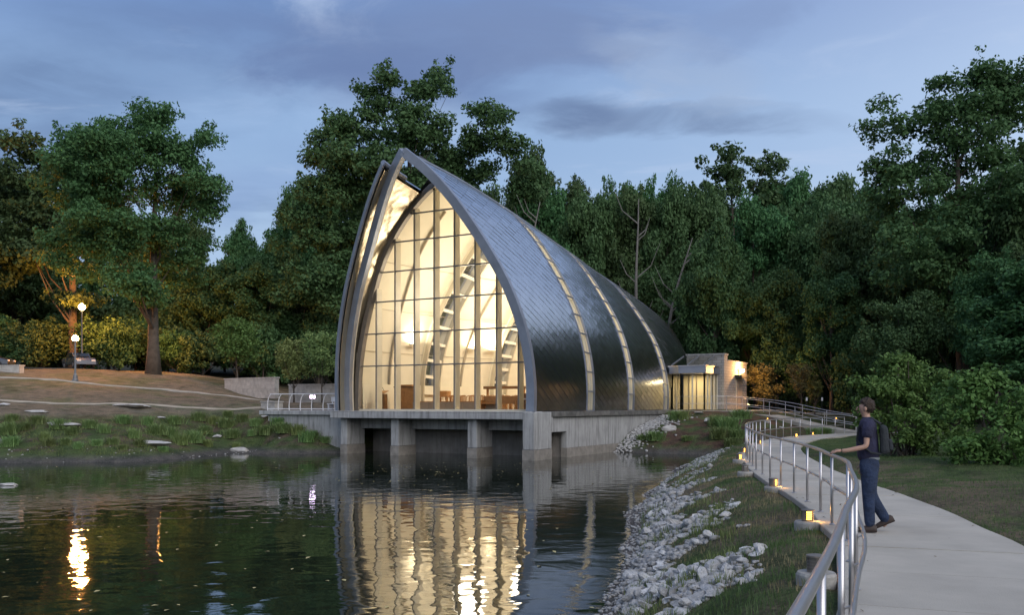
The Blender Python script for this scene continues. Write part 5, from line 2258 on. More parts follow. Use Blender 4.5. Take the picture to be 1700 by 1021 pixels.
# ---- ornamental grass clumps
def blade_mesh(name, n, h, spread, lm, w=.012, arch=.5, seeds=False):
    base = rng.normal(0, spread * .28, (n, 2))
    an = rng.uniform(0, 2 * math.pi, n)
    out = rng.uniform(.15, 1.0, n) * spread
    hh = h * rng.uniform(.6, 1.05, n)
    d = np.stack([np.cos(an), np.sin(an)], 1)
    side = np.stack([-d[:, 1], d[:, 0]], 1)
    V, Fq = [], []
    lv_ = [(0, 0, 1.0), (.45, .30, .9), (.8, .68, .6), (1.0 - arch * .18, 1.0, .08)]
    for zf, of, wf in lv_:
        p = base + d * (out * of)[:, None]
        z = hh * zf
        V.append(np.column_stack([p - side * w * wf, z]))
        V.append(np.column_stack([p + side * w * wf, z]))
    V = np.stack(V, 1).reshape(-1, 3)
    k = len(lv_) * 2
    for j in range(len(lv_) - 1):
        b0 = np.arange(n) * k + j * 2
        Fq.append(np.stack([b0, b0 + 1, b0 + 3, b0 + 2], 1))
    return np_mesh(name, V, np.concatenate(Fq), lm)


GR = [blade_mesh('grass_clump%d' % i, 330, .82, .78, LM_grass, .017) for i in range(3)]
GRS = [blade_mesh('seeding_clump%d' % i, 260, .92, .70, m_, .014) for i, m_ in enumerate((LM_light, LM_grass))]
gl = [  # px, py(base), scale, desc
    (15, 722, 1.1), (42, 715, .9), (18, 742, .9), (75, 733, .8), (62, 705, 1.0), (98, 712, 1.1), (108, 738, .7), (82, 742, .7), (150, 712, 1.1), (172, 720, .8), (186, 740, .75), (160, 742, .6),
    (205, 705, 1.1), (222, 728, .95), (246, 708, .9), (232, 742, .8), (262, 722, 1.2), (290, 705, 1.1), (300, 740, 1.2), (285, 728, 1.1), (322, 735, 1.2), (340, 722, 1.0), (330, 700, 1.0), (345, 742, .9), (375, 712, 1.2), (385, 728, 1.1),
    (402, 700, 1.0), (425, 712, 1.1), (440, 725, 1.1), (418, 728, .8), (462, 708, 1.0), (480, 700, 1.1), (470, 722, 1.2), (495, 725, 1.3), (510, 735, 1.1), (525, 728, 1.0), (540, 738, .7), (378, 692, .8), (392, 745, .6), (130, 745, .55), (205, 748, .5), (270, 750, .5),
    (455, 695, .9), (355, 705, .9), (20, 700, .9), (120, 722, .8), (505, 712, 1.1)]
for i, (px, py, s) in enumerate(gl):
    # march along the view ray to meet the ground
    Y = 44.0
    while Y < 66 and gz((px - CX) / FPX * Y, Y) < CAMZ + (HY - py) / FPX * Y:
        Y += .25
    x = (px - CX) / FPX * Y
    row = 2 if py > 735 else (1 if py > 712 else 0)
    rank = sorted(q[0] for q in gl if (2 if q[1] > 735 else (1 if q[1] > 712 else 0)) == row).index(px) + 1
    o = link('grass_clump', (GR + GRS)[i % 5 if i % 4 else i % 3], None, (x, Y, gz(x, Y) - .03))
    o.rotation_euler = (0, 0, random.random() * 6)
    s2 = s * random.uniform(.70, .95)
    o.scale = (s2, s2, s2 * .95)
    tag(o, 'green ornamental grass clump, %s from the left in the %s row on the left bank' % (ORD[rank - 1], ('upper', 'middle', 'lowest')[row]), 'grass clump', 'ornamental grass clumps on the left bank')
for i, (px, py, Y, s, lab) in enumerate([
    (1087, 728, 56.0, 1.2, 'dark green clump beside the flat boulder near the chapel wall'), (1120, 703, 60.5, 1.1, 'pale seeding grass clump right of the gravel slope'), (1135, 705, 60.0, 1.0, 'pale seeding grass clump, right one of the pair'),
    (1140, 735, 55.0, .7, 'small green clump right of the flat boulder'), (1195, 735, 54.5, 1.3, 'green clump in the mulch bed left of the railing bend'), (1210, 722, 56.0, 1.4, 'large green clump in the middle of the mulch bed'),
    (1225, 735, 54.0, 1.1, 'low green clump next to the railing bend'), (1190, 718, 57.5, 1.2, 'upper green clump in the mulch bed'), (1230, 705, 59.5, 1.3, 'green clump below the ramp railing'), (1215, 742, 53.0, 1.0, 'green clump just above the waterline'),
    (1350, 720, 54.5, .9, 'green clump behind the far railing posts'), (1370, 722, 55.0, .9, 'green clump near the end of the far railing'), (1065, 740, 56.5, .7, 'small clump at the foot of the gravel slope')]):
    x = (px - CX) / FPX * Y
    o = link('grass_clump', (GRS[i % 2] if 'seeding' in lab else GR[i % 3]), None, (x, Y, gz(x, Y) - .03))
    o.scale = (s * .85, s * .85, s * random.uniform(.65, .85))
    tag(o, lab, 'grass clump', 'ornamental grass clumps in the mulch bed')


# ---- stones
def rock_mesh(name, seed, flat=.65, sub=2, ang=.35, m_=None):
    import bmesh
    bm = bmesh.new()
    bmesh.ops.create_icosphere(bm, subdivisions=sub, radius=1)
    rnd = random.Random(seed)
    # cut with random planes for angular faces
    for k in range(9):
        n = Vector((rnd.gauss(0, 1), rnd.gauss(0, 1), rnd.gauss(0, 1))).normalized()
        d = rnd.uniform(.36, .74)
        for v in bm.verts:
            e = v.co.dot(n) - d
            if e > 0:
                v.co -= n * e
    for v in bm.verts:
        v.co += Vector((mnoise.noise(v.co * 2.1 + Vector((seed, 0, 0))), mnoise.noise(v.co * 2.1 + Vector((0, seed, 0))), mnoise.noise(v.co * 2.1 + Vector((0, 0, seed))))) * .07
        v.co.z *= flat
    me_ = bpy.data.meshes.new(name)
    bm.to_mesh(me_)
    bm.free()
    me_.materials.append(m_)
    return me_


M_rock = mat('riprap_limestone', (.60, .585, .57), .9, color2=(.30, .29, .275), vscale=5.5, bump=.9, bscale=22, rnd=.30)
M_rock2 = mat('pale_limestone_slab', (.58, .56, .53), .9, color2=(.36, .34, .32), vscale=2.5, bump=.8, bscale=10)
RK = [rock_mesh('rock%d' % i, i * 7.3 + 1, flat=random.uniform(.5, .8), sub=2, m_=M_rock) for i in range(7)]
RKL = [rock_mesh('pebble%d' % i, i * 3.1 + 2, flat=random.uniform(.5, .8), sub=1, m_=M_rock) for i in range(5)]
RKV = [(np.array([v.co[:] for v in m_.vertices]), np.array([p.vertices[:] for p in m_.polygons])) for m_ in RKL]
# waterline of the near bank: X as function of Y, and path edge
wl = np.array([(8.0, .2), (11.0, 1.05), (12.6, 1.35), (16.9, 2.05), (21, 2.85), (27.7, 4.1), (32.5, 5.4), (37.5, 6.9), (42.6, 8.4), (46.6, 10.6)])
pe = np.array([(p.y, p.x) for p in path_l if p.y > 0])
spots = []
R_ = random.Random(11)
while len(spots) < 9000:
    # denser (in metres) near the camera because stones are seen larger there
    Y = 9.0 + 36 * R_.random() ** 1.35
    xw = float(np.interp(Y, wl[:, 0], wl[:, 1]))
    xp = float(np.interp(Y, pe[:, 0], pe[:, 1]))
    span = xp - xw
    f = R_.gauss(.27, .22)
    lim = .70 if Y < 33 else .85
    if f < -.2 or f > lim:
        continue
    # vegetation gaps
    x = xw + f * span
    g = .65 * vnoise(np.array([(x, Y)]), 1.1, 3)[0] + .35 * vnoise(np.array([(x, Y)]), 3.1, 5)[0]
    if f > .05 and g > .67 - (f - .05) * .40:
        continue
    s = (abs(R_.gauss(.0, .042)) + .026) * (.6 if f < .08 else 1)
    spots.append((x, Y, s, f))
Zs = ground(np.array([(a, b_) for a, b_, _, _ in spots]))
order = sorted(range(len(spots)), key=lambda i: -spots[i][2] / spots[i][1])
VV_, FF_, nv = [], [], 0
for r_, i in enumerate(order):
    x, Y, s, f = spots[i]
    z = Zs[i] + s * .12 * (1 + R_.random())
    if r_ < 300:
        o = link('rock', RK[i % 7], None, (x, Y, z))
        o.rotation_euler = (R_.uniform(-.5, .5), R_.uniform(-.5, .5), R_.uniform(0, 6.28))
        k = R_.uniform(.75, 1.3)
        o.scale = (s * k * 1.25, s / k * 1.1, s)
        tag(o, 'pale angular stone among the loose rip-rap on the bank below the path', 'rock', 'rip-rap stones on the bank')
    else:
        V0, F0 = RKV[i % 5]
        Rm = np.array(Matrix.Rotation(R_.uniform(0, 6.28), 3, 'Z') @ Matrix.Rotation(R_.uniform(-.6, .6), 3, 'X'))
        k = R_.uniform(.75, 1.35)
        VV_.append((V0 * np.array([s * k, s / k, s])) @ Rm.T + np.array([x, Y, z]))
        FF_.append(F0 + nv)
        nv += len(V0)
# gravel slope against the chapel side wall
for k in range(900):
    t_ = R_.uniform(9.2, 17.5)
    a_ = -.75 - abs(R_.gauss(0, .9))
    p = W(a_, t_, 0)
    s = R_.uniform(.06, .16)
    V0, F0 = RKV[k % 5]
    z = gz(p.x, p.y) + .02 if k % 3 == 0 else None
    spots2 = (p.x, p.y, s)
    VV_.append((V0 * s) @ np.array(Matrix.Rotation(R_.uniform(0, 6.28), 3, 'Z')).T + np.array([p.x, p.y, 0]))
    FF_.append(F0 + nv)
    nv += len(V0)
# heights for the gravel, vectorised
_c = np.array([v.mean(0)[:2] for v in VV_[-900:]])
_z = ground(_c)
for i in range(900):
    VV_[len(VV_) - 900 + i][:, 2] += _z[i] + .03
# pebbles along the far waterline
fl_pts = [at(px, 0, Y).xy for px, Y in ((-60, 44.9), (0, 45.3), (100, 45.6), (200, 46.4), (300, 49.4), (360, 51.8), (420, 54.2), (500, 56.6), (560, 58))]
cnt = 0
for k in range(90):
    i = R_.randrange(len(fl_pts) - 1)
    p = fl_pts[i].lerp(fl_pts[i + 1], R_.random())
    V0, F0 = RKV[k % 5]
    s = R_.uniform(.03, .08)
    VV_.append((V0 * s) + np.array([p.x + R_.uniform(-.3, .3), p.y + R_.uniform(-.2, 1.5), 0]))
    FF_.append(F0 + nv)
    nv += len(V0)
_c = np.array([v.mean(0)[:2] for v in VV_[-90:]])
_z = ground(_c)
for i in range(90):
    VV_[len(VV_) - 90 + i][:, 2] += _z[i] + .01
o = link('loose_stones', np_mesh('loose_stones', np.concatenate(VV_), np.concatenate(FF_), M_rock))
tag(o, 'loose pale rip-rap stones and gravel along the waterline', 'stones', kind='stuff')

# large slabs / boulders on the far banks
SLABS = [rock_mesh('slab_rock%d' % i, 40 + i * 5.7, flat=.42, sub=3, m_=M_rock2) for i in range(4)]
for i, (px, py, Y, wpx, hpx, lab) in enumerate([
    (257, 744, 49.6, 54, 14, 'long pale limestone block lying near the left waterline'),
    (403, 741, 54.6, 46, 9, 'pale wedge-shaped limestone block near the waterline left of the chapel'),
    (538, 742, 57.8, 42, 12, 'flat pale boulder beside the leftmost pier'),
    (223, 680, 58.6, 74, 9, 'very long thin pale slab on the dry lawn'),
    (105, 719, 50.5, 60, 14, 'broad pale slab among the grass clumps on the left bank'),
    (68, 695, 53.6, 62, 5, 'thin pale slab edge on the left lawn'),
    (5, 677, 55.4, 26, 5, 'short pale slab at the left edge of the lawn'),
    (-4, 735, 47.5, 26, 16, 'pale rock cut by the left border'),
    (444, 686, 60.5, 26, 7, 'small pale slab under the terrace railing end'),
    (452, 705, 58.7, 26, 10, 'pale broken rock among the clumps below the terrace'),
    (360, 711, 56.6, 16, 6, 'small pale rock between grass clumps on the bank'),
    (362, 690, 58.9, 14, 5, 'tiny pale stone near the top of the bank'),
    (268, 703, 56.2, 14, 6, 'small grey rock behind the grass clumps'),
    (1115, 721, 57.2, 34, 11, 'flat pale boulder in the mulch bed near the chapel wall'),
    (1174, 705, 58.6, 17, 9, 'rounded grey boulder in the middle of the mulch bed'),
    (1162, 692, 62.0, 20, 4, 'thin pale stone at the top of the mulch bed'),
    (1297, 706, 56.5, 10, 6, 'small pale stone seen through the far railing'),
    (20, 806, 32.6, 46, 5, 'flat dark-wet rock breaking the water surface at the left')]):
    if py == 806:
        x, zz = (px - CX) / FPX * Y, 0.0
    else:
        x = (px - CX) / FPX * Y
        zz = gz(x, Y)
    o = link('boulder', SLABS[i % 4], None, (x, Y, zz + hpx / FPX * Y * .30))
    o.rotation_euler = (0, 0, random.uniform(-.2, .2))
    sx_ = wpx / FPX * Y / 2
    o.scale = (sx_ * 1.05, max(.3, sx_ * .55), hpx / FPX * Y / 2 / .42 * 1.1)
    tag(o, lab, 'boulder', 'limestone boulders on the banks')

# ---- grass on the near bank and the right lawn (uncountable)
def scatter_grass(name, pts, h, w, lm, label):
    n = len(pts)
    z = ground(pts)
    keep = z > .12
    pts, z = pts[keep], z[keep]
    n = len(pts)
    an = rng.uniform(0, 2 * math.pi, n)
    d = np.stack([np.cos(an), np.sin(an)], 1)
    side = np.stack([-d[:, 1], d[:, 0]], 1)
    hh = h * rng.uniform(.4, 1.15, n)
    lean = hh * rng.uniform(.1, .7, n)
    B = np.column_stack([pts, z - .01])
    S = np.column_stack([side * w, np.zeros(n)])
    T_ = np.column_stack([pts + d * lean[:, None], z + hh])
    M_ = np.column_stack([pts + d * (lean * .35)[:, None], z + hh * .6])
    V = np.stack([B - S, B + S, M_ + S * .7, M_ - S * .7, T_, T_ - S * .05], 1)
    V = V.reshape(-1, 3)
    b0 = np.arange(n) * 6
    Fq = np.concatenate([np.stack([b0, b0 + 1, b0 + 2, b0 + 3], 1), np.stack([b0 + 3, b0 + 2, b0 + 4, b0 + 5], 1)])
    o = link(name, np_mesh(name, V, Fq, lm))
    return tag(o, label, 'grass', kind='stuff')


def cand(n, x0, x1, y0, y1, pw=1.6):
    Y = y0 + (y1 - y0) * rng.random(n) ** pw
    X = rng.uniform(x0, x1, n)
    return np.stack([X, Y], 1)


P_ = cand(260000, -2, 14, 3, 50)
xw = np.interp(P_[:, 1], wl[:, 0], wl[:, 1])
xp = np.interp(P_[:, 1], pe[:, 0], pe[:, 1])
f = (P_[:, 0] - xw) / (xp - xw)
nn = fbm(P_, 1.4, 4)
thr = np.where(f < .35, .55, np.where(f < .6, .49, .45))
k1 = (f > .02) & (f < .985) & (nn > thr)
scatter_grass('bank_grass', P_[k1][:70000], .085, .004, LM_blade, 'short green grass growing in patches on the bank below the railing')
k2 = (f > .25) & (f < .98) & (nn <= thr) & (rng.random(len(P_)) < .8)
scatter_grass('dry_bank_grass', P_[k2][:60000], .07, .004, LM_straw, 'thin dry straw-coloured grass on bare soil of the bank')
P_ = cand(300000, 3, 20, 6, 46)
xr = np.interp(P_[:, 1], [p.y for p in path_r if p.y > 0], [p.x for p in path_r if p.y > 0])
k3 = (P_[:, 0] > xr + .02) & (P_[:, 0] < xr + 10)
scatter_grass('lawn_grass', P_[k3][:90000], .05, .004, LM_blade, 'short mown lawn grass right of the path')
P_ = np.stack([rng.uniform(-34, -9, 60000), rng.uniform(46, 62, 60000)], 1)
z_ = ground(P_, False)
k4 = (z_ > .3) & (z_ < 2.0) & (fbm(P_, .9, 7) > .47)
scatter_grass('bank_weeds', P_[k4][:11000], .12, .010, LM_grass, 'low green weeds between the clumps on the left bank')

# weeds growing up between the stones
P_ = cand(90000, -1, 8, 8, 42)
xw = np.interp(P_[:, 1], wl[:, 0], wl[:, 1])
xp = np.interp(P_[:, 1], pe[:, 0], pe[:, 1])
f = (P_[:, 0] - xw) / (xp - xw)
k5 = (f > .06) & (f < .62) & (fbm(P_, 1.7, 21) > .60)
scatter_grass('rock_weeds', P_[k5][:16000], .17, .006, LM_grass, 'green and yellowing weeds growing up between the rip-rap stones')

# floating leaves
M_fleaf = mat('yellow_floating_leaf', (.42, .36, .16), .7, rnd=.2)
Cl = []
for k in range(330):
    px, py = (R_.gauss(720, 120), abs(R_.gauss(0, 22)) + 768) if k < 200 else (R_.uniform(0, 1000), 775 + 240 * R_.random() ** 1.2)
    Y = FPX * CAMZ / (py - HY)
    Cl.append(((px - CX) / FPX * Y, Y, .006))
Cl = np.array(Cl)
nr = np.tile([0, 0, 1.0], (len(Cl), 1)) + rng.normal(0, .06, (len(Cl), 3))
V, Fq = leaves_at(Cl, nr / np.linalg.norm(nr, axis=1, keepdims=True), rng.uniform(.03, .075, len(Cl)))
tag(link('floating_leaves', np_mesh('floating_leaves', V, Fq, M_fleaf)), 'small yellow leaves floating on the pond in front of the piers', 'leaves', kind='stuff')

# leaf litter and grit on the path
LP = []
for k in range(150):
    i = R_.randrange(10, len(path_c) - 60)
    p = path_l[i].lerp(path_r[i], R_.choice((R_.uniform(.02, .15), R_.uniform(.05, .95), R_.uniform(.85, .98))))
    LP.append((p.x, p.y, PATHZ + .012))
LP = np.array(LP)
nr = np.tile([0, 0, 1.0], (len(LP), 1)) + rng.normal(0, .2, (len(LP), 3))
V, Fq = leaves_at(LP, nr / np.linalg.norm(nr, axis=1, keepdims=True), rng.uniform(.012, .032, len(LP)))
tag(link('fallen_leaves', np_mesh('fallen_leaves', V, Fq, mat('brown_leaf', (.12, .085, .045), .8))), 'small brown fallen leaves scattered on the concrete path', 'leaves', kind='stuff')

# ------------------------------------------------------------------ parked cars
def car(label, loc, rz, paint):
    c = thing('parked_car', label, 'car', loc, rz, 'cars parked on the road at the left')
    prof = [(-2.2, .35), (-2.22, .75), (-2.05, .95), (-1.45, 1.02), (-.95, 1.38), (-.3, 1.47), (.45, 1.42), (1.0, 1.05), (1.8, .92), (2.15, .72), (2.2, .35)]
    mb_ = MB()
    rows = []
    for wf, inset in ((-.86, 0), (-.80, .0), (.80, 0), (.86, 0)):
        pass
    def sec(y, k):
        return [Vector((x, y * (1 - (.16 if z > 1.0 else 0) * k), z)) for x, z in prof]
    rows = [sec(-.86, 1), sec(-.45, 1), sec(.45, 1), sec(.86, 1)]
    mb_.grid(rows)
    mb_.poly(list(reversed(rows[0])))
    mb_.poly(rows[-1])
    mb_.poly([rows[0][0], rows[-1][0], rows[-1][-1], rows[0][-1]])
    local('body', mb_, paint, c)
    gm = mat('car_glass', (.02, .025, .03), .08, spec=.8)
    mb_ = MB(); mb_.quad((.50, -.60, 1.40), (.50, .60, 1.40), (1.0, .66, 1.09), (1.0, -.66, 1.09)); mb_.v = [(x + .02, y, z + .02) for x, y, z in mb_.v]; local('windscreen', mb_, gm, c)
    mb_ = MB(); mb_.quad((-.98, -.60, 1.36), (-.98, .60, 1.36), (-1.42, .66, 1.06), (-1.42, -.66, 1.06)); mb_.v = [(x - .02, y, z + .02) for x, y, z in mb_.v]; local('rear_window', mb_, gm, c)
    for sy_ in (-1, 1):
        mb_ = MB()
        mb_.poly([(-.9, sy_ * .745, 1.33), (-.3, sy_ * .74, 1.40), (.4, sy_ * .745, 1.36), (.85, sy_ * .80, 1.08), (-1.25, sy_ * .80, 1.06)])
        local('side_window', mb_, gm, c)
        for x in (-1.35, 1.35):
            mb_ = MB(); mb_.tube([(x, sy_ * .70, .32), (x, sy_ * .90, .32)], .32, 16); w_ = local('wheel', mb_, M_black, c)
            mb_ = MB(); mb_.tube([(x, sy_ * .89, .32), (x, sy_ * .915, .32)], .19, 12); local('rim', mb_, M_rail, w_)
        mb_ = MB(); mb_.box(2.16, 2.21, sy_ * .62 - .17, sy_ * .62 + .17, .62, .76); local('headlight', mb_, M_white, c)
        mb_ = MB(); mb_.box(-2.24, -2.19, sy_ * .62 - .15, sy_ * .62 + .15, .68, .84); local('tail_light', mb_, mat('tail_red', (.35, .02, .02), .3), c)
    return c


P1 = mat('silver_blue_car_paint', (.10, .11, .13), .25, metal=.5, coat=.6)
xx = (131 - CX) / FPX * 84.3
car('dark silver car parked behind the front street lamp', (xx, 84.3, gz(xx, 84.3) + .07), -.85, P1)
xx = (-22 - CX) / FPX * 84
car('silver car showing over the stone wall at the left border', (xx, 84, gz(xx, 84) + .02), .1, P1)

# thin sign posts by the far young trees
for px, lab in ((1339, 'thin marker post with a pale tag between the young trees'), (1364.5, 'thin marker post with a pale tag right of the young trees')):
    Y = 64
    x = (px - CX) / FPX * Y
    z0 = gz(x, Y)
    s_ = thing('marker_post', lab, 'post', (x, Y, z0), 0, 'marker posts near the ramp')
    zt = CAMZ + (HY - 660) / FPX * Y
    mb = MB(); mb.tube([(x, Y, z0 - .05), (x, Y, zt)], .02, 6); obj('pole', mb, M_dark, s_)
    mb = MB(); mb.box(x - .06, x + .06, Y - .05, Y - .025, zt - .24, zt); obj('tag', mb, M_white, s_)

# ------------------------------------------------------------------ the walking man
M_skin = mat('skin', (.42, .25, .18), .55, var=.05, vscale=20)
M_hair = mat('dark_hair', (.045, .028, .018), .7, bump=.8, bscale=60, var=.3, vscale=40)
M_shirt = mat('navy_shirt', (.020, .020, .050), .9, var=.3, vscale=14, bump=1.0, bscale=9)
M_jeans = mat('blue_jeans', (.018, .032, .072), .9, var=.35, vscale=9, bump=1.0, bscale=9)
M_shoe = mat('brown_shoe', (.045, .030, .024), .7)
M_pack = mat('black_backpack', (.018, .022, .026), .85, var=.2, bump=.3)
M_sole = mat('shoe_sole', (.12, .11, .10), .8)


def skin(name, verts, edges, radii, m_, parent, root=0, sub=2):
    me_ = bpy.data.meshes.new(name)
    me_.from_pydata(verts, edges, [])
    o = bpy.data.objects.new(name, me_)
    C.objects.link(o)
    sm = o.modifiers.new('skin', 'SKIN')
    for i, r in enumerate(radii):
        rr = r if isinstance(r, tuple) else (r, r)
        me_.skin_vertices[0].data[i].radius = rr
        me_.skin_vertices[0].data[i].use_root = (i == root)
    ss = o.modifiers.new('sub', 'SUBSURF')
    ss.levels = sub
    ss.render_levels = sub
    bpy.context.view_layer.update()
    dg = bpy.context.evaluated_depsgraph_get()
    me2 = bpy.data.meshes.new_from_object(o.evaluated_get(dg))
    bpy.data.objects.remove(o)
    me2.materials.clear()
    me2.materials.append(m_)
    me2.polygons.foreach_set('use_smooth', [True] * len(me2.polygons))
    me2.name = name
    return link(name, me2, parent)


# local frame: +x = direction he faces, +y = his left, z up. feet at 0
man = thing('person', 'man in navy shirt and blue jeans with a dark backpack walking by the railing', 'person', (4.70, 12.0, PATHZ + .004), math.radians(157))
# hips 0.92, shoulders 1.42, head top 1.75; leaning slightly forward
V_ = [(0, 0, .95), (.02, 0, 1.12), (.03, 0, 1.28), (.02, 0, 1.42), (.03, 0, 1.49), (.05, 0, 1.56), (.065, 0, 1.63), (.06, 0, 1.70),       # 0-7 pelvis..crown
      (0.02, .10, 1.43), (.02, .19, 1.40), (.03, .235, 1.13), (.27, .25, 1.075), (.335, .245, 1.07),                                             # 8-12 left arm (bent a little)
      (0.02, -.10, 1.43), (.01, -.19, 1.40), (-.03, -.235, 1.14), (.06, -.245, .93), (.08, -.245, .87),                                       # 13-17 right arm reaching forward
      (0, .09, .90), (.0, .095, .50), (-.015, .10, .10), (.07, .10, .045),                                                                # 18-21 left leg standing
      (-.01, -.09, .90), (-.02, -.10, .50), (-.22, -.105, .15), (-.16, -.105, .06)]                                                           # 22-25 right leg trailing
E_ = [(0, 1), (1, 2), (2, 3), (3, 4), (4, 5), (5, 6), (6, 7), (3, 8), (8, 9), (9, 10), (10, 11), (11, 12), (3, 13), (13, 14), (14, 15), (15, 16), (16, 17),
      (0, 18), (18, 19), (19, 20), (20, 21), (0, 22), (22, 23), (23, 24), (24, 25)]
Rr = [.085, .08, .09, .06, .050, .056, .082, .066, .05, .042, .038, .030, .026, .05, .042, .038, .030, .026, .062, .048, .036, .030, .062, .048, .036, .030]
skin('body', V_, E_, Rr, M_skin, man)
# head detail as children: nose, ears, hair
mb = MB()
def ell(mb_, c, r, n=12, m=8, zc=-1.1, cut=None):
    rows = []
    for i in range(m + 1):
        ph = math.pi * i / m
        rows.append([(c[0] + r[0] * math.sin(ph) * math.cos(2 * math.pi * j / n), c[1] + r[1] * math.sin(ph) * math.sin(2 * math.pi * j / n), c[2] + r[2] * math.cos(ph)) for j in range(n + 1)])
    mb_.grid(rows)
mb.hexa([(.150, -.016, 1.600), (.150, .016, 1.600), (.175, .010, 1.600), (.175, -.010, 1.600), (.140, -.008, 1.650), (.140, .008, 1.650), (.148, .005, 1.650), (.148, -.005, 1.650)])
local('nose', mb, M_skin, man, smooth=True)
for s in (-1, 1):
    mb = MB(); ell(mb, (.045, s * .086, 1.622), (.020, .010, .030), 10, 6); local('ear', mb, M_skin, man, smooth=True)
    mb = MB(); ell(mb, (.138, s * .032, 1.646), (.007, .010, .005), 10, 6); local('eye', mb, M_dark, man, smooth=True)
mb = MB(); mb.box(.128, .150, -.026, .026, 1.570, 1.578); local('mouth', mb, mat('lip', (.25, .10, .09), .6), man)
# hair cap built from tufts
mb = MB()
ell(mb, (.030, 0, 1.660), (.104, .092, .104), 24, 18)
hv = []
for (x, y, z) in mb.v:
    nzv = mnoise.noise(Vector((x, y, z)) * 38) * .030
    v = Vector((x, y, z)) - Vector((.03, 0, 1.660))
    v = v * (1 + nzv / .1)
    if x > .062 and z < 1.694:
        v.x = .012
    if z < 1.60:
        v.x = min(v.x, -.02)
    hv.append(tuple(v + Vector((.032, 0, 1.660))))
mb.v = hv
local('hair', mb, M_hair, man, smooth=True)
# hands with five fingers
def hand(name, wrist, d, side, up, curl):
    """d: hand direction, side: thumb side"""
    w_, d, s_ = Vector(wrist), Vector(d).normalized(), Vector(side).normalized()
    n = d.cross(s_).normalized() * (-1 if curl < 0 else 1)
    cu = abs(curl)
    vs = [w_, w_ + d * .045, w_ + d * .085]
    es = [(0, 1), (1, 2)]
    rs = [.026, (.034, .018), (.034, .016)]
    for k, ln in enumerate((.070, .080, .075, .058)):
        off = s_ * (.030 - k * .020)
        b0 = w_ + d * .082 + off
        p1 = b0 + d * ln * .45 + n * cu * .010
        p2 = p1 + (d * (1 - cu * .5) + n * cu).normalized() * ln * .32
        p3 = p2 + (d * (1 - cu) + n * cu * 1.3).normalized() * ln * .26
        i0 = len(vs)
        vs += [b0, p1, p2, p3]
        es += [(2, i0), (i0, i0 + 1), (i0 + 1, i0 + 2), (i0 + 2, i0 + 3)]
        rs += [.0095, .0088, .008, .0065]
    i0 = len(vs)
    t0 = w_ + d * .03 + s_ * .030
    vs += [t0, t0 + d * .030 + s_ * .028, t0 + d * .058 + s_ * .036 + n * .01]
    es += [(1, i0), (i0, i0 + 1), (i0 + 1, i0 + 2)]
    rs += [.013, .0105, .008]
    skin(name, [tuple(v) for v in vs], es, rs, M_skin, man, sub=1)
hand('hand', (.33, .245, 1.07), (1, -.05, -.10), (0, -1, .4), 1, .5)
hand('hand', (.08, -.245, .875), (.25, 0, -1), (1, .2, .2), 1, .5)
# shirt (short sleeves)
Vs = [(0.0, 0, .90), (.02, 0, 1.05), (.03, 0, 1.20), (.025, 0, 1.34), (.015, 0, 1.44), (.02, .10, 1.425), (.01, .185, 1.395), (.025, .225, 1.23), (.02, -.10, 1.425), (.01, -.185, 1.395), (-.015, -.222, 1.24)]
Es = [(0, 1), (1, 2), (2, 3), (3, 4), (4, 5), (5, 6), (6, 7), (4, 8), (8, 9), (9, 10)]
Rs = [.150, .148, .155, .150, .115, .098, .085, .070, .098, .085, .070]
skin('shirt', Vs, Es, Rs, M_shirt, man)
# collar
mb = MB(); mb.lathe((.022, 0, 1.475), [(.075, 0), (.066, .035)], 14); local('collar', mb, M_shirt, man)
# jeans
Vj = [(0, 0, 1.02), (0, 0, .93), (0, .075, .80), (.012, .095, .48), (-.012, .10, .06), (0, -.075, .80), (-.01, -.10, .48), (-.225, -.105, .11)]
Ej = [(0, 1), (1, 2), (2, 3), (3, 4), (1, 5), (5, 6), (6, 7)]
Rj = [.145, .150, .118, .082, .070, .118, .082, .070]
skin('jeans', Vj, Ej, Rj, M_jeans, man, root=1)
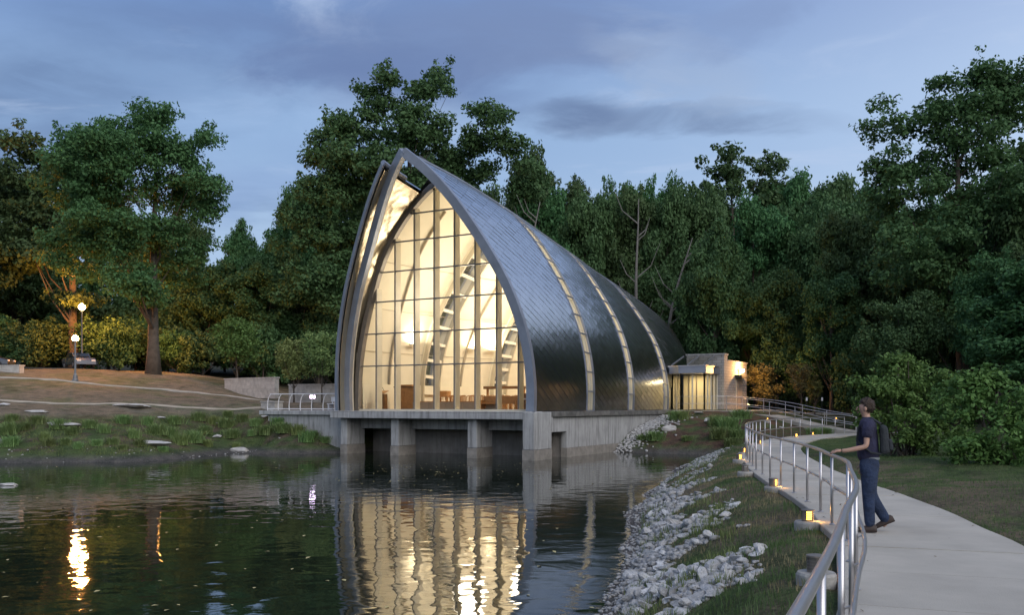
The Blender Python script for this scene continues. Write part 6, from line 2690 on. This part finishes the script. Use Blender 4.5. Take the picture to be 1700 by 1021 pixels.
# shoes
for (hx, y, hz, dirx, pitch) in ((-.01, .10, 0, 1, 0), (-.235, -.105, .035, 1, -.45)):
    mb = MB()
    rows = []
    for (x, w_, h0, h1) in ((-.085, .030, .0, .07), (-.06, .040, 0, .10), (.0, .042, 0, .095), (.06, .046, 0, .075), (.13, .048, 0, .058), (.18, .036, .004, .045), (.20, .018, .012, .03)):
        rows.append([Vector((x, -w_, h0)), Vector((x, -w_ * 1.02, (h0 + h1) * .5)), Vector((x, -w_ * .55, h1)), Vector((x, w_ * .55, h1)), Vector((x, w_ * 1.02, (h0 + h1) * .5)), Vector((x, w_, h0)), Vector((x, -w_, h0))])
    c_, s_ = math.cos(pitch), math.sin(pitch)
    rows = [[Vector((hx + p.x * c_ + p.z * s_ * -1, y + p.y, hz + .012 + (p.x * s_) * 1 + p.z * c_ + (.06 if pitch else 0))) for p in r] for r in rows]
    mb.grid(rows)
    mb.poly(rows[0][:-1]); mb.poly(list(reversed(rows[-1][:-1])))
    local('shoe', mb, M_shoe, man, smooth=True)
# belt strip (pale, visible at the back)
mb = MB()
rows = []
for z in (.955, .985):
    rows.append([(.128 * math.cos(t_), .128 * math.sin(t_), z) for t_ in [2 * math.pi * j / 20 for j in range(21)]])
mb.grid(rows)
local('belt', mb, mat('grey_belt', (.20, .22, .24), .6), man)
# backpack
bpk = tag(obj('backpack', (lambda m_: (m_.hexa([Vector(p) for p in ((-.26, -.12, 1.04), (-.13, -.13, 1.02), (-.13, .13, 1.02), (-.26, .12, 1.04), (-.22, -.10, 1.40), (-.12, -.11, 1.42), (-.12, .11, 1.42), (-.22, .10, 1.40))]), m_)[1])(MB()), M_pack, man, world=False, bevel=.045))
mb = MB(); mb.hexa([Vector(p) for p in ((-.295, -.09, 1.08), (-.25, -.10, 1.08), (-.25, .10, 1.08), (-.295, .09, 1.08), (-.275, -.08, 1.22), (-.23, -.09, 1.22), (-.23, .09, 1.22), (-.275, .08, 1.22))]); obj('pocket', mb, M_pack, bpk, world=False, bevel=.015)
for s in (-1, 1):
    mb = MB(); mb.tube([(-.14, s * .10, 1.42), (-.02, s * .11, 1.50), (.13, s * .11, 1.38), (.15, s * .12, 1.2), (-.02, s * .165, 1.05), (-.14, s * .13, 1.03)], .014, 6); obj('strap', mb, M_pack, bpk, world=False)
